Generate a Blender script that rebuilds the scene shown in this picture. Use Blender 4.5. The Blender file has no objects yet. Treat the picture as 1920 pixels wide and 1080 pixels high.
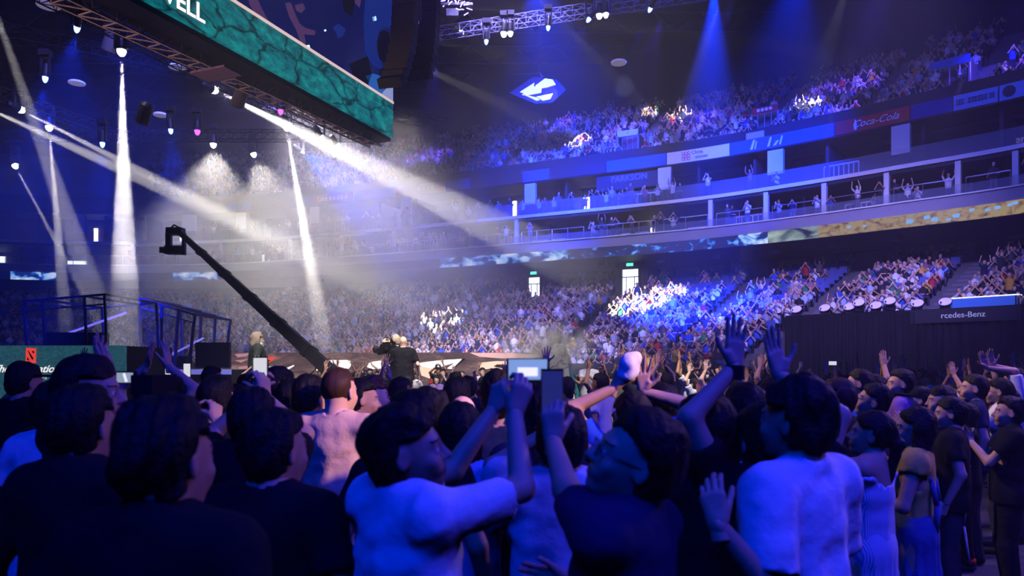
import bpy, math, random
import numpy as np
from mathutils import Vector, Matrix, Euler
R = random.Random(7)
NR = np.random.RandomState(11)
sc = bpy.context.scene
COL = sc.collection
H = 1.95; F = 1350.0; HZ = 680.0          # eye height, focal length in px, horizon row
PI = math.pi

def P(px, py, Y):
    return Vector(((px-960.0)/F*Y, Y, H+(HZ-py)/F*Y))

def lin(c):
    return tuple((x/12.92 if x <= .04045 else ((x+.055)/1.055)**2.4) for x in c)
def rgb(r, g, b):
    return lin((r/255., g/255., b/255.))

# ------------------------------------------------------------------ materials
_M = {}
def mat(name, col=(.5,.5,.5), rough=.7, metal=0., emit=None, es=1., spec=.3, noise=0., nscale=8., alpha=1., bump=0., sheen=0., sss=0.):
    if name in _M: return _M[name]
    m = bpy.data.materials.new(name); m.use_nodes = True
    nt = m.node_tree; b = nt.nodes['Principled BSDF']
    b.inputs['Base Color'].default_value = (*col, 1)
    b.inputs['Roughness'].default_value = rough
    b.inputs['Metallic'].default_value = metal
    b.inputs['Specular IOR Level'].default_value = spec
    b.inputs['Alpha'].default_value = alpha
    if emit:
        b.inputs['Emission Color'].default_value = (*emit, 1); b.inputs['Emission Strength'].default_value = es
    if noise or bump:
        tc = nt.nodes.new('ShaderNodeTexCoord'); nz = nt.nodes.new('ShaderNodeTexNoise')
        nz.inputs['Scale'].default_value = nscale; nz.inputs['Detail'].default_value = 4
        nt.links.new(tc.outputs['Object'], nz.inputs['Vector'])
        if noise:
            mx = nt.nodes.new('ShaderNodeMix'); mx.data_type = 'RGBA'
            mx.inputs[6].default_value = (*[max(0, c*(1-noise)) for c in col], 1)
            mx.inputs[7].default_value = (*[min(1, c*(1+noise)) for c in col], 1)
            nt.links.new(nz.outputs['Fac'], mx.inputs[0]); nt.links.new(mx.outputs[2], b.inputs['Base Color'])
        if bump:
            bp = nt.nodes.new('ShaderNodeBump'); bp.inputs['Strength'].default_value = bump; bp.inputs['Distance'].default_value = .02
            nt.links.new(nz.outputs['Fac'], bp.inputs['Height']); nt.links.new(bp.outputs['Normal'], b.inputs['Normal'])
    _M[name] = m
    return m

def attr_mat(name, attr, kind='GEOMETRY', rough=.8, spec=.2):
    """base colour read from a colour attribute (face colours) or an object property"""
    if name in _M: return _M[name]
    m = bpy.data.materials.new(name); m.use_nodes = True
    nt = m.node_tree; b = nt.nodes['Principled BSDF']
    a = nt.nodes.new('ShaderNodeAttribute'); a.attribute_name = attr; a.attribute_type = kind
    nt.links.new(a.outputs['Color'], b.inputs['Base Color'])
    b.inputs['Roughness'].default_value = rough; b.inputs['Specular IOR Level'].default_value = spec
    _M[name] = m
    return m

# ------------------------------------------------------------------ mesh helpers
def link(name, me, m=None, parent=None, smooth=False):
    o = bpy.data.objects.new(name, me); COL.objects.link(o)
    if m is not None:
        for k in (m if isinstance(m, (list, tuple)) else [m]): me.materials.append(k)
    if parent is not None: o.parent = parent
    if smooth and len(me.polygons):
        me.polygons.foreach_set('use_smooth', np.ones(len(me.polygons), bool))
    return o

def tag(o, label=None, cat=None, group=None, kind=None):
    if label: o['label'] = label
    if cat: o['category'] = cat
    if group: o['group'] = group
    if kind: o['kind'] = kind
    return o

def empty(name, loc=(0,0,0), rz=0., label=None, cat=None, group=None):
    o = bpy.data.objects.new(name, None); COL.objects.link(o)
    o.location = loc; o.rotation_euler = (0,0,rz); o.empty_display_size = .1
    return tag(o, label, cat, group)

class MB:
    """collects simple shapes; build() links them as ONE mesh object"""
    def __init__(s): s.v = []; s.f = []; s.mi = []; s.cur = 0
    def add(s, vs, fs):
        b = len(s.v); s.v.extend([tuple(v) for v in vs])
        for f in fs: s.f.append(tuple(b+i for i in f)); s.mi.append(s.cur)
        return s
    def box(s, c, d, rz=0., M=None):
        x, y, z = d[0]/2, d[1]/2, d[2]/2
        vs = [Vector((i*x, j*y, k*z)) for i in (-1,1) for j in (-1,1) for k in (-1,1)]
        T = Matrix.Translation(c) @ (M.to_4x4() if M is not None else Matrix.Rotation(rz, 4, 'Z'))
        vs = [T @ v for v in vs]
        return s.add(vs, [(0,1,3,2),(4,6,7,5),(0,4,5,1),(2,3,7,6),(0,2,6,4),(1,5,7,3)])
    def quad(s, a, b, c, d): return s.add([a,b,c,d], [(0,1,2,3)])
    def tube(s, a, b, r, r2=None, n=8, cap=True):
        a = Vector(a); b = Vector(b); r2 = r if r2 is None else r2
        d = b-a
        if d.length < 1e-6: return s
        d.normalize(); u = d.orthogonal().normalized(); w = d.cross(u)
        vs = []
        for p, q in ((a, r), (b, r2)):
            for i in range(n):
                t = 2*PI*i/n; vs.append(p+u*(q*math.cos(t))+w*(q*math.sin(t)))
        fs = [(i, (i+1) % n, n+(i+1) % n, n+i) for i in range(n)]
        if cap: fs += [tuple(range(n))[::-1], tuple(range(n, 2*n))]
        return s.add(vs, fs)
    def path(s, pts, r, n=6):
        for a, b in zip(pts[:-1], pts[1:]): s.tube(a, b, r, n=n)
        return s
    def prism(s, poly, off):
        """poly: list of Vector; off: extrusion Vector"""
        n = len(poly); vs = [Vector(p) for p in poly]+[Vector(p)+Vector(off) for p in poly]
        fs = [tuple(range(n))[::-1], tuple(range(n, 2*n))]+[(i, (i+1) % n, n+(i+1) % n, n+i) for i in range(n)]
        return s.add(vs, fs)
    def lathe(s, prof, c=(0,0,0), n=16, M=None):
        c = Vector(c); vs = []; fs = []
        for (r, z) in prof:
            for i in range(n):
                t = 2*PI*i/n; v = Vector((r*math.cos(t), r*math.sin(t), z))
                vs.append((M @ v if M is not None else v)+c)
        for k in range(len(prof)-1):
            for i in range(n):
                j = (i+1) % n; fs.append((k*n+i, k*n+j, (k+1)*n+j, (k+1)*n+i))
        fs += [tuple(range(n))[::-1], tuple(range((len(prof)-1)*n, len(prof)*n))]
        return s.add(vs, fs)
    def ball(s, c, r, n=10, sc=(1,1,1)):
        m = max(4, n//2); prof = [(r*max(.02, math.sin(PI*k/m))*1.0, -r*math.cos(PI*k/m)) for k in range(m+1)]
        return s.lathe(prof, c, n, Matrix.Diagonal(Vector(sc)))
    def build(s, name, m, parent=None, smooth=False):
        me = bpy.data.meshes.new(name); me.from_pydata(s.v, [], s.f); me.update()
        o = link(name, me, m, parent, smooth)
        if any(s.mi): me.polygons.foreach_set('material_index', s.mi)
        return o

def text_mesh(txt, size, depth=.01, shear=0., bold=0., space=1., align='CENTER'):
    cu = bpy.data.curves.new('t', 'FONT'); cu.body = txt; cu.size = size; cu.extrude = depth; cu.shear = shear
    cu.offset = bold; cu.space_character = space; cu.align_x = align; cu.align_y = 'CENTER'; cu.resolution_u = 3
    o = bpy.data.objects.new('t', cu); COL.objects.link(o)
    bpy.context.view_layer.update()
    me = bpy.data.meshes.new_from_object(o.evaluated_get(bpy.context.evaluated_depsgraph_get()))
    bpy.data.objects.remove(o); bpy.data.curves.remove(cu)
    return me

def place_text(name, txt, size, pos, right, up, m, parent=None, **kw):
    """text standing in the plane (right, up)"""
    me = text_mesh(txt, size, **kw)
    r = Vector(right).normalized(); u = Vector(up).normalized(); n = r.cross(u)
    T = Matrix((( r.x, u.x, n.x, pos[0]), (r.y, u.y, n.y, pos[1]), (r.z, u.z, n.z, pos[2]), (0,0,0,1)))
    me.transform(T)
    me.materials.clear()
    return link(name, me, m, parent)

# ------------------------------------------------------------------ camera
cd = bpy.data.cameras.new('camera'); cam = bpy.data.objects.new('camera', cd); COL.objects.link(cam)
cam.location = (0, 0, H); cam.rotation_euler = (PI/2, 0, 0)
cd.sensor_width = 36; cd.lens = F/1920*36; cd.shift_y = (HZ-540)/1920; cd.clip_end = 400; cd.clip_start = .05
cd.dof.use_dof = True; cd.dof.focus_distance = 14; cd.dof.aperture_fstop = 2.6
sc.camera = cam
sc.view_settings.view_transform = 'Standard'; sc.view_settings.look = 'None'
sc.view_settings.gamma = 1; sc.view_settings.exposure = 0; sc.view_settings.use_curve_mapping = False

# ------------------------------------------------------------------ plan curve of the seating bowl (front line of the balcony)
_ctrl = [(-78,40),(-70,51),(-58,60.5),(-46,64.6),(-37,66),(-26,65.1),(-14.5,61),(0,54.6),(11.6,48.8),(17.7,44.3),(22,40.3),(25.9,36.4),(29.5,30.5),(32,23),(33,14),(33,4)]
def _catmull(c, n=24):
    c = [np.array(p, float) for p in c]; c = [2*c[0]-c[1]]+c+[2*c[-1]-c[-2]]; out = []
    for i in range(1, len(c)-2):
        for k in range(n):
            t = k/n; a, b, d, e = c[i-1], c[i], c[i+1], c[i+2]
            out.append(.5*((2*b)+(-a+d)*t+(2*a-5*b+4*d-e)*t*t+(-a+3*b-3*d+e)*t**3))
    out.append(c[-2]); return np.array(out)
_raw = _catmull(_ctrl)
_L = np.concatenate([[0], np.cumsum(np.linalg.norm(np.diff(_raw, axis=0), axis=1))])
LEN = _L[-1]
def _pt(s):
    s = min(max(s, 0), LEN); return np.array([np.interp(s, _L, _raw[:,0]), np.interp(s, _L, _raw[:,1])])
def _nrm(s):
    a = _pt(max(0, s-3.)); b = _pt(min(LEN, s+3.)); t = (b-a)/np.linalg.norm(b-a)
    return np.array([-t[1], t[0]]), t                  # outward (away from the stage), tangent (to the right)
def B(s, o, z):
    p = _pt(s); n, t = _nrm(s); q = p+n*o
    return Vector((q[0], q[1], z))
def bt(s): n, t = _nrm(s); return Vector((t[0], t[1], 0))
def bn(s): n, t = _nrm(s); return Vector((n[0], n[1], 0))
_SS = np.linspace(0, LEN, 1600)
def S(px, o=0.):
    """arc length at which the point offset o appears in column px"""
    best = None
    xs = []
    for s in _SS[::4]:
        q = B(s, o, 0); xs.append(960+F*q.x/q.y if q.y > 1 else 1e5)
    xs = np.array(xs); i = np.argmin(np.abs(xs-px)); s0 = _SS[::4][max(0, i-1)]; s1 = _SS[::4][min(len(xs)-1, i+1)]
    for k in range(30):
        sm = (s0+s1)/2; q = B(sm, o, 0)
        if 960+F*q.x/q.y < px: s0 = sm
        else: s1 = sm
    return (s0+s1)/2

def sweep(name, prof, s0, s1, m, ds=1.5, closed=True, parent=None, smooth=False, mi=None):
    n = max(2, int((s1-s0)/ds)+1); ss = np.linspace(s0, s1, n); vs = []; fs = []; k = len(prof)
    for s in ss:
        for (o, z) in prof: vs.append(tuple(B(s, o, z)))
    mis = []
    for i in range(n-1):
        for j in range(k if closed else k-1):
            j2 = (j+1) % k; fs.append((i*k+j, (i+1)*k+j, (i+1)*k+j2, i*k+j2)); mis.append(mi[j] if mi else 0)
    if closed:
        fs += [tuple(range(k)), tuple(range((n-1)*k, n*k))[::-1]]; mis += [0, 0]
    me = bpy.data.meshes.new(name); me.from_pydata(vs, [], fs); me.update()
    o = link(name, me, m, parent, smooth)
    if mi: me.polygons.foreach_set('material_index', mis)
    uv = me.uv_layers.new(name='UVMap')
    # u = metres along the bowl, v = height
    ls = np.repeat(ss, k)
    vi = np.empty(len(me.loops), int); me.loops.foreach_get('vertex_index', vi)
    co = np.empty(len(me.vertices)*3); me.vertices.foreach_get('co', co); co = co.reshape(-1, 3)
    uvs = np.stack([ls[vi], co[vi, 2]], 1).ravel(); uv.data.foreach_set('uv', uvs)
    return o
# ================================================================== THE BUILDING
BLUEWASH = None
m_conc = mat('concrete', rgb(120,118,130), .8, noise=.25, nscale=1.5)
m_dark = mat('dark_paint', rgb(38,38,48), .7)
m_black = mat('black_cloth', rgb(14,14,18), .9)
m_floor = mat('floor_vinyl', rgb(70,72,84), .38, noise=.35, nscale=1.2, spec=.5)
m_white = mat('white_paint', rgb(225,225,228), .55)
m_ledge = mat('white_ledge', rgb(230,228,232), .5)
m_roof = mat('roof_dark', rgb(22,26,52), .9, noise=.4, nscale=.3)
m_terr = mat('terrace_concrete', rgb(96,94,104), .85, noise=.2, nscale=2)
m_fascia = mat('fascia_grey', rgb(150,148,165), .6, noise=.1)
m_panel = mat('panel_grey', rgb(112,108,118), .7, noise=.08)
m_metal = mat('aluminium', rgb(190,188,192), .32, metal=.85)
m_steel = mat('dark_steel', rgb(60,60,66), .4, metal=.6)
m_seat = mat('seat_blue', rgb(28,58,150), .5)
m_wood = mat('dark_room', rgb(62,52,62), .8)
m_redw = mat('red_wall', rgb(150,36,42), .7)
m_glow = mat('warm_light', (1,.9,.7), emit=(1,.93,.8), es=5)
m_glow2 = mat('room_light', (1,1,1), emit=(.82,.9,1.), es=2.6)
m_glass = mat('balcony_glass', rgb(150,160,190), .12, alpha=.22, spec=.9)

mb = MB(); mb.quad((-95,-12,0),(60,-12,0),(60,95,0),(-95,95,0)); mb.quad((-95,-12,-.3),(-95,95,-.3),(60,95,-.3),(60,-12,-.3))
tag(mb.build('floor', m_floor), kind='structure')

S0, S1 = S(-250), LEN-1
SR = S(1478, -6)                      # right of this the lowest rows are cut off by a black drape wall
ROW, RISE = .85, .306
def zrow(o): return 8.2-.36*(6-o)
def terr(o0):
    pr = [(6.0, 0.0)]; n = int(round((6-o0)/ROW)); pts = []
    pr = [(o0-.02, 0.)]
    for k in range(n):
        o = o0+k*ROW; z = zrow(o)
        pr += [(o, z), (o+ROW, z)]
    pr += [(6.05, 0.)]
    return pr
NROW_L = 23; O0 = 6-ROW*NROW_L; NROW_R = 14; O0R = 6-ROW*NROW_R
tag(sweep('seating_terrace', terr(O0), S0, SR, m_terr, 2.0), kind='structure')
tag(sweep('seating_terrace', terr(O0R), SR, S1, m_terr, 1.5), kind='structure')
# low front barrier of the terrace and the black drape wall on the right
tag(sweep('wall_bowl_front', [(O0-.45,0),(O0-.45,zrow(O0)+.75),(O0-.35,zrow(O0)+.75),(O0-.35,0)], S0, SR, m_dark, 2.), kind='structure')
zR = zrow(O0R)
tag(sweep('wall_drape', [(O0R-.5,0),(O0R-.5,zR+.55),(O0R-.35,zR+.55),(O0R-.35,0)], SR, S1, m_black, 1.2), kind='structure')
# panelled wall under the balcony, soffit, balcony slabs
tag(sweep('wall_concourse', [(6.1,6),(6.1,9.4),(6.5,9.4),(6.5,6)], S0, S1, m_panel, 1.5), kind='structure')
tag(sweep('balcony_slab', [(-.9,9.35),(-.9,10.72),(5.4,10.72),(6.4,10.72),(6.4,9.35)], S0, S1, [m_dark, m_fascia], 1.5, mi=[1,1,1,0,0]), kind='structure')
tag(sweep('trim_1', [(-1.02,10.72),(-1.02,10.80),(-.72,10.80),(-.72,10.72)], S0, S1, m_ledge, 1.5), kind='structure')
tag(sweep('balcony_slab', [(0.05,12.62),(.05,12.80),(6.4,12.80),(6.4,12.62)], S0, S1, m_dark, 1.5), kind='structure')
tag(sweep('trim_2', [(-.10,12.82),(-.10,13.05),(.22,13.05),(.22,12.82)], S0, S1, m_ledge, 1.2), kind='structure')
tag(sweep('wall_suites', [(6.4,9.4),(6.4,16.8),(6.7,16.8),(6.7,9.4)], S0, S1, m_wood, 1.5), kind='structure')
tag(sweep('balcony_slab', [(1.9,15.95),(1.9,16.9),(7,17.2),(7,16.3)], S0, S1, [m_dark], 1.5), kind='structure')
# upper bowl terrace
UROW, URISE, NU = .80, .50, 17
pr = [(2.1,16.2)]
for k in range(NU): pr += [(2.9+k*UROW, 16.7+k*URISE), (2.9+(k+1)*UROW, 16.7+k*URISE)]
pr += [(2.9+NU*UROW, 16.2)]
tag(sweep('upper_terrace', pr, S0, S1, m_terr, 2.), kind='structure')
oU = 2.9+NU*UROW; zU = 16.7+NU*URISE
tag(sweep('wall_upper', [(oU,16),(oU,33),(oU+.3,33),(oU+.3,16)], S0, S1, m_roof, 2.5), kind='structure')
tag(sweep('wall_parapet', [(2.0,16.9),(2.0,17.55),(2.12,17.55),(2.12,16.9)], S0, S1, m_dark, 1.5), kind='structure')
# roof
mb = MB(); mb.box((-15,40,33.4),(190,120,.6))
tag(mb.build('ceiling', m_roof), kind='structure')
for i in range(11):
    mb = MB(); y = 16+i*6.5
    for x in range(-60, 40, 4):
        mb.tube((x,y,31.9),(x+4,y,31.9),.09,n=4); mb.tube((x,y,30.2),(x+4,y,30.2),.09,n=4)
        mb.tube((x,y,31.9),(x+2,y,30.2),.06,n=4); mb.tube((x+2,y,30.2),(x+4,y,31.9),.06,n=4)
    o = mb.build('roof_beam', mat('roof_steel', rgb(70,76,100), .5, metal=.3)); tag(o, kind='structure')

# wall panels (pattern of the concourse wall) and the two lit exits
def exit_door(px, w, h, n):
    s = S(px, 2.4); c = B(s, 2.3, 0); t = bt(s); nn = bn(s)
    z0 = zrow(1.75)+.05; d = empty('door_%d' % n, (c.x, c.y, z0), math.atan2(t.y, t.x)); tag(d, kind='structure')
    f = MB(); f.box((-w/2-.08,0,h/2),(.16,.35,h)); f.box((w/2+.08,0,h/2),(.16,.35,h)); f.box((0,0,h+.08),(w+.32,.35,.16)); f.box((0,0,h*.73),(w,.1,.06))
    f.build('door_frame', m_dark, d)
    g = MB(); g.box((0,.12,h/2),(w,.04,h)); g.build('door_opening', m_glow2, d)
    for q in (-1,1):
        l = MB(); l.box((q*w*.25,-.05,h*.36),(.05,.05,h*.7)); l.build('door_rail', m_dark, d)
    sg = MB(); sg.box((0,-.2,h+.32),(.5,.06,.2)); o = sg.build('exit_sign', mat('exit_green', (.1,.9,.4), emit=(.1,1,.45), es=2.5)); o.parent = d
    sh = MB(); sh.box((w/2+.4,1.9,h/2),(.45,3.4,h+.3)); sh.box((-w/2-.4,1.9,h/2),(.45,3.4,h+.3)); sh.box((0,1.9,h+.25),(w+1.2,3.4,.15)); sh.build('door_side', m_dark, d)
exit_door(1183, 1.25, 2.1, 1); exit_door(1003, 1.0, 1.9, 2)
# acoustic panels of the wall: one mesh
mb = MB()
s = S(-100, 6)
while s < S1-4:
    if all(abs(s-S(q,6)) > 2.2 for q in (1183,1003)):
        c = B(s, 6.06, 8.75); mb.box(c, (1.9,.05,.95), math.atan2(bt(s).y, bt(s).x))
    s += 2.35
tag(mb.build('wall_panels', mat('acoustic_panel', rgb(134,126,130), .8, noise=.1, nscale=20)), kind='structure')
# small loudspeakers / cameras under the soffit
for i, px in enumerate((600,905,1130,1240,1345,1455,1560,1680)):
    s = S(px, 1.5); c = B(s, 1.5, 9.2); mb = MB(); mb.box((0,0,0),(.55,.3,.28)); mb.tube((0,0,.14),(0,0,.2),.05)
    o = mb.build('ceiling_speaker', m_white if i in (3,5) else m_steel); o.location = c; o.rotation_euler = (0,0,math.atan2(bt(s).y,bt(s).x))
    tag(o, ['boxy loudspeaker hung under the balcony soffit, far left in the smoke','boxy loudspeaker under the balcony soffit above the smoke beam','boxy loudspeaker under the soffit left of the lit doorway','pale box unit under the soffit just right of the lit doorway','boxy loudspeaker under the soffit above the seats with few people','pale box unit under the soffit above the empty blue seats','boxy loudspeaker under the soffit above the stair aisle','boxy loudspeaker under the soffit above the right block'][i], 'loudspeaker', 'units under the balcony')

# ---- suites: posts, partitions, white pillars
posts2 = [250, 415, 545, 640, 739, 969, 1333, 1437, 1546, 1663, 1797, 1905]
for px in posts2:
    s = S(px, .1); mb = MB(); mb.box((0,0,1.0),(.28,.28,2.06)); o = mb.build('column', m_white); o.location = B(s, .1, 10.72); o.rotation_euler.z = math.atan2(bt(s).y, bt(s).x); tag(o, kind='structure')
for px, w, z0, z1 in [(452,.85,14.1,15.9),(590,.8,14.1,15.9),(762,.9,14.1,15.9),(995,.9,14.3,15.9),(1247,.95,14.3,15.9),(1455,1.0,14.3,15.9),(1690,1.0,14.2,15.9),(355,1.3,14.2,15.9),(150,1.,14.2,15.9)]:
    s = S(px, 2.1); mb = MB(); mb.box((0,0,(z1-z0)/2),(w,.35,z1-z0)); o = mb.build('pillar', m_white); o.location = B(s, 2.1, z0); o.rotation_euler.z = math.atan2(bt(s).y, bt(s).x); tag(o, kind='structure')
parts = MB(); pr_ = MB()
ss_ = S(-150, 3)
k = 0
while ss_ < S1-2:
    c = B(ss_, 4.2, 11.7); a = math.atan2(bt(ss_).y, bt(ss_).x)
    (parts if k % 4 else pr_).box(c, (.18,4.2,1.95), a)
    c = B(ss_+1.1, 4.6, 14.4); parts.box(c, (.18,3.4,3.1), a)
    ss_ += 3.6+1.8*((k*7) % 3)/2; k += 1
tag(parts.build('wall_partitions', m_wood), kind='structure'); tag(pr_.build('wall_partitions', m_redw), kind='structure')
# lit rooms and room lights in the suites, put in as glowing panels
for i, (px, z, o_, w, h, mm) in enumerate([(1226,11.75,6.3,.5,1.5,m_glow),(1350,11.55,6.2,.8,.5,m_glow2),(965,14.9,6.2,.35,1.6,m_glow),(885,14.9,6.2,.3,1.3,m_glow),(1100,14.9,6.2,.5,1.,m_glow),(180,14.6,6.2,.35,1.5,m_glow),(341,14.3,6.2,.35,1.5,m_glow),(487,12.1,5.8,1.6,.9,m_glow2),(5,11.6,6,.5,1.3,m_glow2),(45,13.4,4,3.4,.5,m_glow2),(112,12.9,4,3.,.35,m_glow2),(150,11.6,5,2.2,.6,m_glow2),(500,11.6,6.1,1.5,1.,m_glow)]):
    s = S(px, o_); mb = MB(); mb.box((0,0,0),(w,.1,h)); o = mb.build('room_glow', mm); o.location = B(s, o_, z); o.rotation_euler.z = math.atan2(bt(s).y, bt(s).x)
    tag(o, ['lit doorway panel in the lower suites right of the red wall','bright counter light in the lower suites, right of centre','tall warm wall light in the upper suites above the smoke','short warm wall light in the upper suites over the bright beam','warm wall light at the left end of the suite with a shop sign','slim upright wall light at the left of the tall white beam','upright wall light just above the crane head','bright white ceiling lamp in the lower suites over the haze','upright white wall light at the left edge of the hall','large round-looking lamp glow on the balcony at far left','oblong lamp glow on the balcony beside the large one','white counter light in the suites at far left','warm lit back wall under the bright lamp in the lower suites'][i], 'lamp')

# railings of the two suite levels
def railing(s0, s1, o_, z0, h, name='railing'):
    mb = MB(); n = int((s1-s0)/1.1)
    for i in range(n+1):
        s = s0+(s1-s0)*i/n; mb.tube(B(s,o_,z0), B(s,o_,z0+h), .025, n=4)
        if i < n:
            s2 = s0+(s1-s0)*(i+1)/n; mb.tube(B(s,o_,z0+h), B(s2,o_,z0+h), .035, n=4)
    return mb.build(name, m_metal)
tag(sweep('balcony_glass', [(-.05,13.05),(-.05,13.95),(-.02,13.95),(-.02,13.05)], S0, S1, m_glass, 1.5), kind='structure')
tag(sweep('balcony_glass', [(-.86,10.8),(-.86,11.3),(-.83,11.3),(-.83,10.8)], S0, S1, m_glass, 1.5), kind='structure')
cuts = [S(q,-.8) for q in (0,300,640,969,1100,1235,1333,1437,1546,1663,1797,1905)]
for i in range(len(cuts)-1):
    tag(railing(cuts[i]+.3, cuts[i+1]-.3, -.5 if i < 3 else -.6, 10.72, .95), 'metal handrail of the lower suite balcony, bay %s' % ['at the far left lamps','behind the tall white beam','over the smoky haze','behind the bright smoke end','left of the red partition wall','right of the red partition wall','with the bright counter light','with the long pale rail','beside the purple lit guests','below the cola board','under the big white pillar'][i], 'railing', 'balcony handrails')
# high white rails with chair backs in the back of the suites
for i, (p0, p1, o_, z) in enumerate([(1150,1216,2.6,11.5),(1290,1326,2.6,11.5),(1360,1432,2.4,11.9),(1585,1655,2.6,11.8),(1160,1245,3.0,14.45),(1545,1610,3.0,14.5),(990,1060,2.6,11.5)]):
    s0, s1 = S(p0, o_), S(p1, o_); mb = MB(); n = 7
    mb.tube(B(s0,o_,z), B(s1,o_,z), .06, n=6)
    for k in range(n+1):
        s = s0+(s1-s0)*k/n; mb.tube(B(s,o_,z-.75), B(s,o_,z), .035, n=4)
    tag(mb.build('counter_rail', m_white), ['white counter rail in the lower suite right of the red wall','short white counter rail next to the standing guests','white counter rail by the bright counter light','white counter rail in the dark suite at the right','white counter rail under the shop lettering of the upper suite','white counter rail in the dark upper suite right of centre','white counter rail in the lower suite left of the red wall'][i], 'rail', 'suite counter rails')
# ================================================================== FIGURES: bodies grown as one skin from a distance field
class Field:
    """distance field on a grid; shapes are blended smoothly and skinned in one surface"""
    def __init__(s, lo, hi, h):
        s.h = h; s.lo = np.array(lo, float)
        n = np.ceil((np.array(hi)-s.lo)/h).astype(int)+1
        s.ax = [s.lo[i]+h*np.arange(n[i]) for i in range(3)]
        s.D = np.full(n, .3, np.float32)
    def _blk(s, lo, hi):
        sl = []
        for i in range(3):
            a = int(np.floor((lo[i]-s.lo[i])/s.h)); b = int(np.ceil((hi[i]-s.lo[i])/s.h))+1
            a = max(0, a); b = min(len(s.ax[i]), b)
            if a >= b: return None
            sl.append(slice(a, b))
        return tuple(sl)
    def _xyz(s, b): return s.ax[0][b[0]][:,None,None], s.ax[1][b[1]][None,:,None], s.ax[2][b[2]][None,None,:]
    def _mix(s, b, d, k, sub=False):
        A = s.D[b]
        if sub:
            d = -d; q = np.clip(.5-.5*(A-d)/k, 0, 1); s.D[b] = A*(1-q)+d*q+k*q*(1-q)
        else:
            q = np.clip(.5+.5*(A-d)/k, 0, 1); s.D[b] = A*(1-q)+d*q-k*q*(1-q)
    def cone(s, a, b, r1, r2, k=.02, sq=(1,1,1), off=0., sub=False):
        """tapered capsule; sq squashes the distance metric per axis (smaller = thinner)"""
        a = np.array(a, float); b = np.array(b, float); r1 += off; r2 += off
        m = max(r1, r2)+k+s.h*2+.01
        blk = s._blk(np.minimum(a, b)-m, np.maximum(a, b)+m)
        if blk is None: return s
        x, y, z = s._xyz(blk); q = [1./v for v in sq]
        ax, ay, az = a; d = (b-a)*q; L = max(1e-9, float(d@d))
        px, py, pz = (x-ax)*q[0], (y-ay)*q[1], (z-az)*q[2]
        t = np.clip((px*d[0]+py*d[1]+pz*d[2])/L, 0, 1)
        dd = np.sqrt((px-t*d[0])**2+(py-t*d[1])**2+(pz-t*d[2])**2)-(r1+(r2-r1)*t)
        s._mix(blk, dd*min(sq), k, sub); return s
    def ell(s, c, r, k=.02, M=None, off=0., sub=False):
        c = np.array(c, float); r = np.array(r, float)+off; m = r.max()+k+s.h*2+.01
        blk = s._blk(c-m, c+m)
        if blk is None: return s
        x, y, z = s._xyz(blk); x = x-c[0]; y = y-c[1]; z = z-c[2]
        if M is not None:
            M = np.array(M); x, y, z = (M[0,0]*x+M[1,0]*y+M[2,0]*z, M[0,1]*x+M[1,1]*y+M[2,1]*z, M[0,2]*x+M[1,2]*y+M[2,2]*z)
        kk = np.sqrt((x/r[0])**2+(y/r[1])**2+(z/r[2])**2)
        s._mix(blk, (kk-1)*min(r), k, sub); return s
    def halfspace(s, p, n):
        """keep the side the normal points away from"""
        x, y, z = s._xyz(tuple(slice(0, len(a)) for a in s.ax))
        d = (x-p[0])*n[0]+(y-p[1])*n[1]+(z-p[2])*n[2]
        s.D = np.maximum(s.D, d.astype(np.float32)); return s
    def disp(s, fn):
        x, y, z = s._xyz(tuple(slice(0, len(a)) for a in s.ax)); s.D = s.D+fn(x, y, z).astype(np.float32); return s
    def mesh(s):
        D = s.D; D[0] = D[-1] = .1; D[:,0] = D[:,-1] = .1; D[:,:,0] = D[:,:,-1] = .1
        I = D < 0; nx, ny, nz = D.shape
        cnt = np.zeros((nx-1, ny-1, nz-1), np.int16); pos = np.zeros((nx-1, ny-1, nz-1, 3), np.float32)
        def edges(axis):
            A = [slice(None)]*3; Bv = [slice(None)]*3; A[axis] = slice(0,-1); Bv[axis] = slice(1,None)
            a = D[tuple(A)]; b = D[tuple(Bv)]; m = I[tuple(A)] != I[tuple(Bv)]
            t = np.zeros_like(a); t[m] = a[m]/(a[m]-b[m]); return m, t
        E = [edges(i) for i in range(3)]
        for axis in range(3):
            m, t = E[axis]; o = [i for i in range(3) if i != axis]
            for da in (0, 1):
                for db in (0, 1):
                    sl = [slice(None)]*3; sl[o[0]] = slice(da, da+D.shape[o[0]]-1); sl[o[1]] = slice(db, db+D.shape[o[1]]-1)
                    mm = m[tuple(sl)]; tt = t[tuple(sl)]; cnt += mm
                    pos[..., axis] += np.where(mm, tt, 0); pos[..., o[0]] += mm*da; pos[..., o[1]] += mm*db
        act = cnt > 0; idx = -np.ones(act.shape, np.int64); idx[act] = np.arange(act.sum())
        g = np.argwhere(act); V = (g+pos[act]/cnt[act][:,None])*s.h+s.lo
        faces = []
        for axis in range(3):
            m, _ = E[axis]; o = [i for i in range(3) if i != axis]
            e = np.argwhere(m); e = e[(e[:,o[0]] > 0) & (e[:,o[1]] > 0) & (e[:,o[0]] < D.shape[o[0]]-1) & (e[:,o[1]] < D.shape[o[1]]-1)]
            def at(da, db):
                q = e.copy(); q[:,o[0]] -= da; q[:,o[1]] -= db; return idx[q[:,0], q[:,1], q[:,2]]
            quad = np.stack([at(1,1), at(0,1), at(0,0), at(1,0)], 1)
            ins = I[e[:,0], e[:,1], e[:,2]]
            if axis == 1: ins = ~ins
            quad[~ins] = quad[~ins][:, ::-1]; faces.append(quad)
        return V, np.concatenate(faces)

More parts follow.
